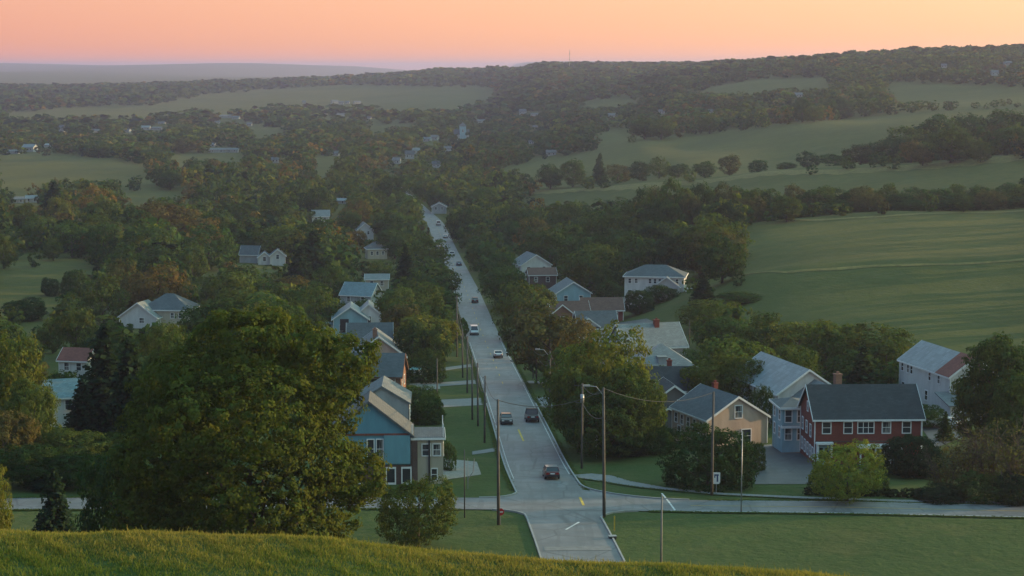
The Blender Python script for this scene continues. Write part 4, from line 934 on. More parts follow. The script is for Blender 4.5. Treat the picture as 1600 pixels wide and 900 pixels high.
# ------------------------------------------------------------------ cars
CARP = {}
def car_parts(kind):
    if kind in CARP: return CARP[kind]
    L, Wd, Ht = {'sedan': (4.5, 1.78, 1.42), 'hatch': (4.1, 1.76, 1.46), 'pickup': (5.3, 1.95, 1.80), 'van': (4.9, 1.95, 2.0), 'suv': (4.6, 1.88, 1.72)}[kind]
    # stations along x (front = +x): lower body top height and half width
    b = MB(); hw = Wd / 2; belt = .92 if kind in ('sedan', 'hatch') else 1.08
    prof = {'sedan': [(-.5, .62, .90), (-.46, .55, .97), (-.30, .32, 1.0), (.22, .30, .97), (.42, .30, .86), (.5, .36, .70)],
            'hatch': [(-.5, .55, .86), (-.47, .45, .97), (-.30, .32, 1.0), (.22, .30, .97), (.43, .30, .84), (.5, .36, .68)],
            'pickup': [(-.5, .55, 1.0), (-.47, .5, 1.05), (-.10, .40, 1.05), (.18, .40, 1.05), (.44, .40, 1.02), (.5, .45, .88)],
            'van': [(-.5, .5, 1.05), (-.47, .42, 1.1), (-.2, .32, 1.1), (.3, .32, 1.1), (.46, .35, .98), (.5, .42, .8)],
            'suv': [(-.5, .55, 1.0), (-.47, .46, 1.06), (-.2, .36, 1.08), (.24, .36, 1.05), (.45, .36, .98), (.5, .42, .82)]}[kind]
    rings = []
    for fx, z0, z1 in prof:
        w_ = hw * (1 - .10 * (abs(fx) > .45) - .03 * (abs(fx) > .35)); x = fx * L
        rings.append([(x, -w_ * .9, z0 * .75), (x, -w_, z0 * .95), (x, -w_, z1 * .72), (x, -w_ * .93, z1), (x, w_ * .93, z1), (x, w_, z1 * .72), (x, w_, z0 * .95), (x, w_ * .9, z0 * .75)])
    k = 8; vs = [p for r_ in rings for p in r_]; fs = []
    for i in range(len(rings) - 1):
        for j in range(k): fs.append((i * k + j, i * k + (j + 1) % k, (i + 1) * k + (j + 1) % k, (i + 1) * k + j))
    fs += [tuple(range(k))[::-1], tuple((len(rings) - 1) * k + j for j in range(k))]
    b.add(vs, fs)
    cab = {'sedan': (-.40, -.25, .06, .24), 'hatch': (-.47, -.36, .06, .24), 'pickup': (-.10, -.06, .12, .22), 'van': (-.485, -.46, .22, .36), 'suv': (-.475, -.42, .08, .24)}[kind]
    z0 = prof[2][2] - .015; gl = MB()
    def ringc(x, z, w_): return [(x, -w_, z), (x, w_, z)]
    lo = hw * .91; hi = hw * .76
    v4 = ringc(cab[0] * L, z0, lo) + ringc(cab[1] * L, Ht - .05, hi) + ringc(cab[2] * L, Ht - .05, hi) + ringc(cab[3] * L, z0, lo)
    gl.add(v4, [(0, 2, 3, 1), (2, 4, 5, 3), (4, 6, 7, 5), (0, 6, 4, 2), (1, 3, 5, 7), (0, 1, 7, 6)])
    rf = MB(); rf.box(cab[1] * L - .06, cab[2] * L + .06, -hi - .03, hi + .03, Ht - .048, Ht)
    pil = MB()
    for sgn in (-1, 1):
        for p0, p1 in (((cab[0] * L, sgn * lo, z0), (cab[1] * L, sgn * hi, Ht - .03)), ((cab[3] * L, sgn * lo, z0), (cab[2] * L, sgn * hi, Ht - .03)), (((cab[1] + cab[2]) / 2 * L, sgn * lo * 1.0, z0), ((cab[1] + cab[2]) / 2 * L, sgn * hi, Ht - .03))):
            pil.tube([p0, p1], .055, 4)
    wh = MB(); wh.tube([(0, -.11, 0), (0, .11, 0)], .33, 14); rim = MB(); rim.tube([(0, -.125, 0), (0, .125, 0)], .2, 10)
    tl = MB(); tl.box(-.03, .03, -.16, .16, -.07, .07); bm_ = MB(); bm_.box(-.06, .06, -hw * .88, hw * .88, -.09, .09)
    pl = MB(); pl.box(-.02, .02, -.26, .26, -.06, .06)
    bed = None
    if kind == 'pickup':
        bed = MB(); bed.box(-.47 * L, -.12 * L, -hw * .72, hw * .72, 1.055, 1.07)
    CARP[kind] = dict(L=L, hw=hw, prof=prof, body=b, glass=gl.mesh('windows', 'glass'), roof=rf, pil=pil, tyre=wh.mesh('wheel', 'rubber', True), rim=rim.mesh('rim', 'grey_metal'),
                      tail=tl.mesh('taillight', 'tail_red'), head=tl.mesh('headlight', 'lamp_clear'), bumper=bm_.mesh('bumper', 'dark_metal'), plate=pl.mesh('number_plate', 'white_trim'), bed=bed)
    return CARP[kind]
CARSP = []
def car(px, py, kind, mat, label, toward=False, g=None, rot=None, group='cars on the main street', roofmat=None, zoff=.09):
    g = g or hit(px, py); X, Y, Z = g
    sl = math.atan2(float(h(X, Y + 3) - h(X, Y - 3)), 6); dxs = float(street_x(Y + 5) - street_x(Y - 5)) / 10
    rz = math.pi / 2 - math.atan(dxs) * -1 if False else math.atan2(1, dxs)
    root = empty('car', (X, Y, Z + zoff), 0, label, 'car', group)
    root.rotation_euler = (0, -sl, rz) if rot is None else (0, 0, rot)
    if toward: root.rotation_euler = (0, sl, rz + math.pi)
    p = car_parts(kind); L, hw = p['L'], p['hw']
    if ('m', mat) not in p:
        p[('m', mat)] = (p['body'].mesh('body', mat), p['roof'].mesh('roof', roofmat or mat), p['pil'].mesh('pillars', mat))
    bm, rm, pm = p[('m', mat)]
    link('body', bm, root); link('windows', p['glass'], root); link('roof', rm, root); link('pillars', pm, root)
    for sx in (-.31, .31):
        for sy in (-1, 1):
            w_ = link('wheel', p['tyre'], root, (sx * L, sy * (hw - .1), .33)); link('rim', p['rim'], w_)
    zt = p['prof'][0][2] * .84
    for sy in (-1, 1):
        link('taillight', p['tail'], root, (-.5 * L, sy * hw * .66, zt)); link('headlight', p['head'], root, (.5 * L, sy * hw * .62, p['prof'][-1][2] * .86))
    link('bumper', p['bumper'], root, (-.5 * L - .03, 0, .5)); link('bumper', p['bumper'], root, (.5 * L + .02, 0, .46)); link('number_plate', p['plate'], root, (-.5 * L - .025, 0, zt))
    if p['bed']: p['bed'].build('cargo_bed', 'dark_metal', root)
    CARSP.append((X, Y)); KEEP.append((px - 5, py - 9, px + 5, py - 3, Y))
car(861, 747, 'hatch', 'car_maroon', 'maroon hatchback with red tail lights, nearest car approaching the crossing', roofmat='car_roof_sheen')  # grey roof colour imitates the sky reflected in the maroon paint
car(831, 658, 'pickup', 'car_black', 'black pickup truck in the right lane, second car up the street')
car(791, 662, 'sedan', 'car_black', 'dark sedan in the left lane beside the pole row', True)
car(778, 559, 'sedan', 'car_white', 'white sedan in the middle of the main street')
car(741, 523, 'van', 'car_white', 'white van farther up the street, left lane', True)
car(717, 415, 'sedan', 'car_blue', 'dark blue car low in the right lane, below a white car')
car(706, 400, 'suv', 'car_white', 'white sport utility car far up the street by the tree shadow')
car(687, 391, 'sedan', 'car_black', 'dark parked car at the left kerb far up the street', True)
car(696, 372, 'sedan', 'car_white', 'small white car far up the street, third from the far end')
car(685, 352, 'van', 'car_white', 'white van at the far end of the visible street')
car(742, 473, 'sedan', 'car_black', 'tiny dark car at the right kerb halfway up the street')
g_ = hit(1474, 668); car(1474, 668, 'sedan', 'car_white', 'white car parked on the driveway behind the brick house', g=g_, rot=2.6, group='parked cars', zoff=.07)
g_ = hit(958, 488); car(958, 488, 'van', 'car_white', 'white van parked by the red barn', g=g_, rot=.3, group='parked cars', zoff=.02)
# ------------------------------------------------------------------ trees
def unit(v): return v / (np.linalg.norm(v, axis=-1, keepdims=True) + 1e-9)
def quads(P, Nn, size, rg):
    """leaf quads: centres P, normals Nn, half sizes"""
    n_ = len(P); r_ = unit(rg.normal(size=(n_, 3))); a = unit(np.cross(Nn, r_)); b_ = np.cross(Nn, a)
    s_ = size[:, None]; asp = rg.uniform(.65, 1.0, (n_, 1))
    V = np.stack([P - a * s_ - b_ * s_ * asp * .55, P + a * s_ * .75 - b_ * s_ * asp, P + a * s_ + b_ * s_ * asp * .6, P - a * s_ * .7 + b_ * s_ * asp], 1)
    return V.reshape(-1, 3)
def lobed(lobes, n_clump, per, rc, leaf, rg, up=.18, flat=1.0, inner=.12):
    """leaf clumps spread over a union of ellipsoid lobes; returns vertices and tint"""
    C = np.array([l[0] for l in lobes], float); Rr = np.array([l[1] for l in lobes], float)
    area = (Rr[:, 0] * Rr[:, 1] + Rr[:, 1] * Rr[:, 2] + Rr[:, 0] * Rr[:, 2]); prob = area / area.sum()
    k = n_clump * 5; li = rg.choice(len(C), k, p=prob); d = unit(rg.normal(size=(k, 3)))
    f = np.where(rg.random(k) < inner, rg.uniform(.3, .8, k), rg.uniform(.80, 1.04, k))
    p = C[li] + d * Rr[li] * f[:, None]
    # drop clumps deep inside another lobe
    q = np.min(np.linalg.norm((p[:, None] - C) / Rr, axis=2) + (np.arange(len(C)) == li[:, None]) * 9, axis=1)
    keep = (q > .82) | (rg.random(k) < inner * .6); p, d, li = p[keep][:n_clump], d[keep][:n_clump], li[keep][:n_clump]
    n_ = len(p)
    cr = rc * rg.uniform(.6, 1.35, n_)
    e = unit(rg.normal(size=(n_, per, 3)) + d[:, None] * .55); rad = rg.uniform(.35, 1.0, (n_, per, 1)) ** .6
    P = p[:, None] + e * rad * cr[:, None, None] * np.array([1.1, 1.1, .75 * flat])
    Nn = unit(e * .6 + d[:, None] * .75 + rg.normal(size=(n_, per, 3)) * .33 + np.array([0, 0, up]))
    size = leaf * rg.uniform(.6, 1.35, n_ * per) * .5
    V = quads(P.reshape(-1, 3), Nn.reshape(-1, 3), size, rg)
    ct_ = rg.normal(1, .17, (n_, 1, 1)) * np.ones((n_, per, 1)); lt = rg.normal(1, .10, (n_, per, 1))
    hue = rg.normal(0, .06, (n_, 1, 1)) + rg.normal(0, .03, (n_, per, 1))
    t_ = np.clip(ct_ * lt, .5, 1.7); T = np.concatenate([t_ * (1 + hue * 1.4), t_, t_ * (1 - hue)], 2).reshape(-1, 3)
    return V, np.repeat(T, 4, axis=0)
def leafmesh(name, V, T, mat='leaf'):
    F = np.arange(len(V)).reshape(-1, 4); me = npmesh(name, V, F, mat); colattr(me, 'leaf_tint', T); return me
def round_lobes(rg, H, Wd, base, k, drop=.0, taper=.0):
    """a domed crown: one body and bumps around it, height H, width Wd, starting at base*H"""
    zc = H * (base + (1 - base) * .46); rz = H * (1 - base) * .50; L_ = [((0, 0, zc), (Wd * .36, Wd * .36, rz * .86))]
    for i in range(k):
        a = 2 * math.pi * (i + rg.uniform(-.3, .3)) / k * 2.0; t_ = -.62 + 1.5 * (i + .5) / k; t_ = min(t_, .85)
        rr = math.sqrt(max(.05, 1 - (t_ * .9) ** 2)) * (1 - taper * max(t_, 0)); s_ = rg.uniform(.19, .29) * Wd
        L_.append(((math.cos(a) * rr * (Wd * .5 - s_ * .85), math.sin(a) * rr * (Wd * .5 - s_ * .85), zc + t_ * rz * .74), (s_, s_, s_ * rg.uniform(.75, 1.0))))
    return L_
def trunk_mesh(rg, H, Wd, r, base):
    m_ = MB(); top = H * .62; pts = [(0, 0, -.5), (rg.normal(0, .05), rg.normal(0, .05), H * base * .8), (rg.normal(0, .15), rg.normal(0, .15), top)]
    m_.tube(pts, [r * 1.25, r, r * .35], 7)
    for i in range(5):
        a = i * 2.4 + rg.uniform(0, 1); z0 = H * (base * .8 + .08 * i); q = np.array([math.cos(a), math.sin(a), 0])
        m_.tube([(0, 0, z0), tuple(q * Wd * .16 + np.array([0, 0, z0 + H * .10])), tuple(q * Wd * .33 + np.array([0, 0, z0 + H * .24]))], [r * .5, r * .33, r * .1], 5, cap=False)
    return m_.mesh('trunk', 'bark', True)
PROTO = {}
def proto_round(key, seed, nc, per, leaf, base=.10, W=1.0, k=9, rc=.10, taper=0., inner=.12):
    rg = np.random.default_rng(seed); H = 10.0
    V, T = lobed(round_lobes(rg, H, H * W, base, k, taper=taper), nc, per, rc * H, leaf, rg, inner=inner)
    V[:, 2] = np.maximum(V[:, 2], .05)
    PROTO[key] = (leafmesh('crown', V, T), trunk_mesh(rg, H, H * W, .26, max(base, .16)), W)
for i in range(6): proto_round(('mid', i), 20 + i, 190, 22, .40, base=.06, W=(.92, 1.0, 1.12, .85, 1.05, .95)[i], k=(9, 11, 12, 10, 13, 8)[i], taper=(.1, 0, 0, .3, .05, .2)[i])
for i in range(4): proto_round(('near', i), 40 + i, 520, 30, .235, base=.07, W=(1.0, 1.1, .95, 1.2)[i], k=(13, 15, 12, 14)[i], rc=.07)
for i in range(3): proto_round(('shrub', i), 60 + i, 640, 26, .33, base=-.10, W=(1.5, 1.35, 1.7)[i], k=12, rc=.085)
def proto_spruce(key, seed, n_tier, leaf, W):
    rg = np.random.default_rng(seed); H = 10.0; Ps, Ns, Sz = [], [], []
    for i in range(n_tier):
        t_ = i / n_tier; z = H * (.04 + .94 * t_); r = W * H * .5 * (1 - t_) ** .85 + .12; nb = max(5, int(15 * (1 - t_) + 5))
        for j in range(nb):
            a = rg.uniform(0, 2 * math.pi); rr = r * rg.uniform(.7, 1.1); nl = max(4, int(16 * rr / (W * H * .5)) + 4)
            u = rg.uniform(.12, 1.0, nl); q = np.stack([np.cos(a) * u * rr, np.sin(a) * u * rr, z - u ** 1.4 * rr * .32 + rg.normal(0, .08, nl)], 1) + rg.normal(0, .10, (nl, 3))
            Ps.append(q); Ns.append(unit(rg.normal(size=(nl, 3)) * .6 + np.array([math.cos(a) * .5, math.sin(a) * .5, .8]))); Sz.append(leaf * rg.uniform(.6, 1.3, nl) * .5)
    P, Nn, S_ = np.concatenate(Ps), np.concatenate(Ns), np.concatenate(Sz); V = quads(P, Nn, S_, rg); V[:, 2] = np.maximum(V[:, 2], .05)
    T = np.repeat(np.clip(rg.normal(1, .2, (len(P), 1)), .5, 1.6) * np.ones((1, 3)), 4, axis=0)
    m_ = MB(); m_.tube([(0, 0, -.5), (0, 0, 5), (0, 0, 9.6)], [.22, .14, .03], 7); PROTO[key] = (leafmesh('crown', V, T), m_.mesh('trunk', 'bark', True), W)
proto_spruce(('spruce', 0), 80, 34, .36, .56); proto_spruce(('spruce', 1), 81, 40, .34, .5); proto_spruce(('spruce', 2), 82, 30, .4, .7)
def proto_bare(key, seed):
    """leafless twiggy brush"""
    rg = np.random.default_rng(seed); m_ = MB(); tw = MB()
    for i in range(9):
        a = rg.uniform(0, 6.28); q = np.array([math.cos(a), math.sin(a), 0]); ln = rg.uniform(6, 9.5); sp = rg.uniform(.15, .55)
        p = [q * .3, q * (.3 + sp * ln * .4) + np.array([0, 0, ln * .5]), q * (.3 + sp * ln * .8) + rg.normal(0, .4, 3) + np.array([0, 0, ln])]
        m_.tube(p, [.11, .07, .02], 5, cap=False)
        for j in range(26):
            t_ = rg.uniform(.3, 1); s_ = p[0] + (p[1] - p[0]) * min(1, 2 * t_) if t_ < .5 else p[1] + (p[2] - p[1]) * (2 * t_ - 1)
            e = s_ + unit(rg.normal(size=3) + q * .8 + np.array([0, 0, .6])) * rg.uniform(.7, 2.0); f = e + rg.normal(0, .5, 3) + np.array([0, 0, .4])
            tw.tube([s_, e, f], [.04, .028, .01], 3, cap=False)
    V, T = lobed([((0, 0, 5), (3.6, 3.6, 3.8))], 150, 8, .9, .26, rg, inner=.5)
    PROTO[key] = (leafmesh('crown', V, T), m_.mesh('trunk', 'bark', True), .8, tw.mesh('twigs', 'bark'))
proto_bare(('bare', 0), 90); proto_bare(('bare', 1), 91)

HUES = {'dark green': (.040, .068, .023), 'deep green': (.050, .084, .025), 'olive green': (.070, .095, .026), 'golden green': (.102, .118, .026), 'yellow green': (.150, .170, .034),
        'rust coloured': (.105, .085, .032), 'orange': (.160, .108, .030), 'brown': (.078, .078, .033), 'blackish green': (.026, .046, .024), 'blue green': (.036, .064, .038)}
NAMES = {'mid': 'deciduous_tree', 'near': 'deciduous_tree', 'spruce': 'spruce_tree', 'shrub': 'shrub', 'bare': 'bare_shrub'}
TREES = []         # placed individuals (X, Y, height, width)
def put_tree(kind, i, X, Y, H, Wd, hue, label, group=None, rz=None, jit=.12):
    pr = PROTO[(kind, i)]; z = float(h(X, Y))
    rz = random.uniform(0, 6.28) if rz is None else rz
    root = empty(NAMES[kind], (X, Y, z - .1), rz, label, 'shrub' if 'shrub' in NAMES[kind] else 'tree', group)
    sc_ = (Wd / (pr[2] * 10.0), Wd / (pr[2] * 10.0), H / 10.0)
    c = HUES[hue]; j = random.uniform(1 - jit, 1 + jit)
    for nm, me_ in (('crown', pr[0]), ('trunk', pr[1])) + ((('twigs', pr[3]),) if len(pr) > 3 else ()):
        o = link(nm, me_, root); o.scale = sc_
        o.color = (c[0] * j * random.uniform(.94, 1.06), c[1] * j, c[2] * j, 1)
    TREES.append((X, Y, H, Wd))
    return root
def at_px(px, Y): return ray(px, 450)[0] * 1.0 * Y if False else (px - 800) / FPX * (Y * CP - float(-48) * SP)
def tree_y(kind, i, px, Y, pyt, wpx, hue, label, group=None, rz=None):
    """tree standing at depth Y, its top and width as seen"""
    X = (px - 800) / FPX * Y
    for _ in range(3): zb = float(h(X, Y)); d = Y * CP - (zb + 5) * SP; X = (px - 800) / FPX * d
    zt = Y * ray(px, pyt)[1]; return put_tree(kind, i, X, Y, zt - zb, wpx * d / FPX, hue, label, group, rz)
def tree_b(kind, i, px, pyb, pyt, wpx, hue, label, group=None, rz=None):
    g = hit(px, pyb); return tree_y(kind, i, px, g[1], pyt, wpx, hue, label, group, rz)

# the big maple on the near slope: its own crown
rg = np.random.default_rng(5); HY = 163.0; HX = (385 - 800) / FPX * HY; hz0 = float(h(HX, HY)); hs = FPX / (HY * CP + 40 * SP)
def hl(px, py, r, dy=0, sq=.9):
    zz = HY * ray(px, py)[1] - hz0; return (((px - 385) / hs, dy, zz), (r / hs, r / hs, r / hs * sq))
lobes = [hl(385, 640, 120, 0, .95), hl(395, 545, 66, -1), hl(345, 545, 58, 2), hl(455, 555, 62, 1), hl(525, 568, 52, 0), hl(545, 560, 38, -2), hl(500, 630, 58, -1), hl(470, 700, 78, -3), hl(545, 742, 46, -1), hl(560, 735, 34, 1),
         hl(300, 590, 62, -2), hl(255, 620, 58, 1), hl(228, 660, 44, 0), hl(290, 680, 85, -4), hl(250, 745, 80, 0), hl(225, 790, 55, -2), hl(400, 730, 105, -5), hl(340, 800, 85, -3), hl(450, 800, 80, -2), hl(510, 800, 46, 0), hl(300, 800, 70, 3), hl(420, 640, 90, -6), hl(330, 640, 80, -6), hl(420, 500, 26, 0), hl(360, 505, 28, -1),
         hl(570, 545, 20, -1), hl(575, 760, 24, -2), hl(205, 715, 34, -1), hl(490, 530, 30, -2), hl(380, 815, 75, -5), hl(290, 825, 60, -4), hl(450, 825, 60, -4), hl(350, 835, 60, -6), hl(420, 840, 55, -6), hl(505, 835, 40, -2)]
lobes += [((x * .8, abs(y) + 5.5, z), tuple(v * .9 for v in r_)) for (x, y, z), r_ in lobes[:1] + lobes[9:16:2]]
V, T = lobed(lobes, 4300, 30, .60, .235, rg, inner=.14, up=.15)
V[:, 2] = np.maximum(V[:, 2], .1)
root = empty('maple_tree', (HX, HY, hz0 - .1), 0, 'huge spreading maple with golden edged leaves on the near slope', 'tree')
o = link('crown', leafmesh('crown', V, T), root); o.color = (.074, .094, .020, 1)
link('trunk', trunk_mesh(rg, 20, 19, .55, .16), root); TREES.append((HX, HY, 20, 21))

GN = 'trees and shrubs around the crossing'
tree_y('near', 0, 192, 172, 688, 135, 'dark green', 'dark rounded tree tucked under the left side of the huge maple', GN)
tree_y('spruce', 2, 85, 181, 722, 98, 'blue green', 'dark bluish young conifer at lower left near the brow', GN)
tree_y('near', 1, -14, 177, 728, 62, 'yellow green', 'sunlit yellow green tree cut by the left picture edge above the brow', GN)
tree_b('near', 3, 653, 858, 741, 124, 'olive green', 'small round olive green tree standing alone before the cross road', GN)
tree_y('near', 2, 238, 176, 760, 80, 'dark green', 'low dark tree at the foot of the huge maple', GN)
tree_y('spruce', 1, 165, 262, 502, 130, 'blackish green', 'tall blackish spruce behind the left side of the huge maple', GN)
tree_y('spruce', 0, 205, 256, 520, 110, 'blackish green', 'second blackish spruce partly hidden by the huge maple', GN)
tree_y('spruce', 1, 128, 255, 590, 80, 'blackish green', 'shorter blackish spruce beside the teal roofed cottage', GN)
tree_y('near', 1, 8, 240, 528, 135, 'golden green', 'large golden green tree at the left picture edge', GN)
tree_y('near', 0, 48, 232, 590, 85, 'olive green', 'olive green tree between the left edge tree and the teal cottage', GN)
tree_y('near', 3, 5, 226, 640, 110, 'rust coloured', 'rust tinted tree low at the left picture edge', GN)
tree_y('near', 2, 118, 228, 668, 105, 'olive green', 'olive green hedge tree with lit top below the spruces', GN)
tree_y('near', 3, 196, 230, 668, 90, 'deep green', 'deep green rounded tree below the blackish spruces', GN)
tree_y('near', 0, 42, 216, 690, 120, 'dark green', 'dark tree above the left stretch of cross road', GN)
tree_y('near', 1, 128, 215, 705, 105, 'dark green', 'dark tree between the conifer and the dark rounded tree', GN)
tree_y('near', 2, 75, 214, 745, 70, 'blackish green', 'low blackish tree right of the left road stretch', GN)
tree_y('near', 1, 275, 250, 520, 100, 'olive green', 'olive tree peeping over the left shoulder of the huge maple', GN)
tree_y('near', 2, 250, 300, 500, 90, 'olive green', 'olive green tree below the wide slate roofed house', GN)
tree_b('shrub', 0, 1106, 760, 668, 140, 'dark green', 'broad dark rounded bush in front of the peach house', GN)
tree_b('near', 3, 1325, 784, 686, 112, 'yellow green', 'small yellow green tree in front of the brick house', GN)
tree_b('shrub', 1, 1428, 743, 677, 98, 'blackish green', 'dense dark evergreen bush at the corner of the brick house', GN)
tree_b('shrub', 2, 1296, 766, 730, 62, 'deep green', 'low green shrub at the foot of the brick house', GN)
tree_b('shrub', 0, 1365, 770, 738, 52, 'dark green', 'low dark shrub right of the yellow green tree', GN)
tree_y('near', 0, 1578, 236, 520, 150, 'dark green', 'large dark tree at the right picture edge', GN)
tree_y('near', 2, 1540, 240, 560, 100, 'olive green', 'dark olive tree beside the tall brick chimney', GN)
tree_y('near', 1, 1610, 225, 585, 120, 'dark green', 'dark tree cut by the right picture edge', GN)
tree_y('near', 1, 1448, 262, 632, 60, 'deep green', 'deep green tree between the brick and white houses', GN)
tree_y('spruce', 2, 1478, 250, 640, 36, 'dark green', 'small pointed evergreen on the driveway edge', GN)
for i_, (px_, pb_, pt_, w_, lb) in enumerate(((1508, 770, 655, 95, 'tall brown leafless brush right of the evergreen bush'), (1555, 775, 640, 105, 'bare brown brush before the large dark tree'), (1600, 785, 650, 110, 'bare brown brush at the right picture edge'), (1478, 772, 700, 70, 'low brown twiggy brush beside the lawn'))):
    tree_b('bare', i_ % 2, px_, pb_, pt_, w_, 'brown', lb, GN)
tree_b('shrub', 1, 1470, 783, 757, 75, 'blackish green', 'low dark hedge bush along the lawn edge', GN)
tree_b('shrub', 2, 1540, 783, 740, 90, 'dark green', 'dark shrub under the bare brush at right', GN)
tree_b('shrub', 0, 1592, 788, 738, 70, 'blackish green', 'dark shrub at the right picture edge by the road', GN)
tree_y('near', 1, 945, 252, 513, 150, 'golden green', 'large golden green maple right of the street', GN)
tree_y('near', 0, 905, 246, 566, 105, 'olive green', 'olive green lower half tree left of the golden maple', GN)
tree_y('near', 2, 985, 243, 572, 105, 'olive green', 'olive tree right of the golden maple behind the corner pole', GN)
tree_y('near', 3, 945, 240, 612, 125, 'dark green', 'dark low tree in front of the golden maple', GN)
tree_y('near', 0, 1008, 262, 590, 62, 'dark green', 'narrow dark tree left of the small dark cottage', GN)
tree_y('near', 2, 1118, 284, 554, 100, 'golden green', 'golden topped tree behind the peach house roof', GN)
tree_y('near', 1, 1163, 280, 560, 88, 'olive green', 'olive tree between the peach house and the white farmhouse', GN)
tree_y('near', 3, 1190, 262, 600, 40, 'dark green', 'slim dark tree at the farmhouse corner', GN)
tree_b('shrub', 0, 1008, 708, 664, 92, 'dark green', 'dark low bush before the narrow dark tree', GN)
tree_b('shrub', 1, 976, 712, 682, 62, 'blackish green', 'small blackish bush behind the corner pole', GN)
tree_b('shrub', 2, 1045, 700, 668, 55, 'dark green', 'dark bush at the left wall of the peach house', GN)
tree_b('shrub', 0, 1180, 735, 690, 32, 'olive green', 'olive shrub on the right of the broad dark bush', GN)
tree_y('mid', 1, 862, 330, 480, 125, 'brown', 'dark brown leaved tree right of the street', GN)
tree_y('mid', 2, 900, 322, 500, 70, 'rust coloured', 'rust edged tree beside the slate roofed house', GN)
tree_b('shrub', 0, 655, 650, 604, 70, 'dark green', 'dark bushes behind the blue house, nearer clump', GN)
tree_b('shrub', 1, 668, 662, 618, 50, 'deep green', 'deep green bush by the grey garden pole', GN)
tree_b('shrub', 2, 662, 598, 552, 66, 'dark green', 'dark bush beside the teal garden pool', GN)
tree_b('shrub', 1, 640, 622, 600, 36, 'olive green', 'small olive shrub in the gravel yard', GN)
tree_b('shrub', 2, 700, 735, 690, 26, 'dark green', 'slim dark shrub at the end of the beige bay wing', GN)
a_, b_ = np.array(gp(1262, 773)), np.array(gp(1500, 779)); o_ = np.array([*(a_ + b_) / 2, 0]); lb_ = []
for t_ in np.linspace(0, 1, 30):
    q_ = a_ + (b_ - a_) * t_ + rg.normal(0, .1, 2); lb_.append(((q_[0] - o_[0], q_[1] - o_[1], float(h(*q_)) - float(h(*o_[:2])) + .35), (.62, .5, .5 + .08 * math.sin(t_ * 40))))
V, T = lobed(lb_, 420, 20, .2, .16, rg, inner=.1); root = empty('hedge', (o_[0], o_[1], float(h(*o_[:2]))), 0, 'low dark clipped hedge along the lawn before the brick house', 'hedge')
o = link('foliage', leafmesh('foliage', V, T), root); o.color = (.026, .044, .020, 1); m_ = MB()
for p_ in lb_[::3]: m_.tube([(p_[0][0], p_[0][1], p_[0][2] - .5), (p_[0][0], p_[0][1], p_[0][2] + .2)], .03, 5)
m_.build('stems', 'bark', root)
GM = 'trees of the village and valley'
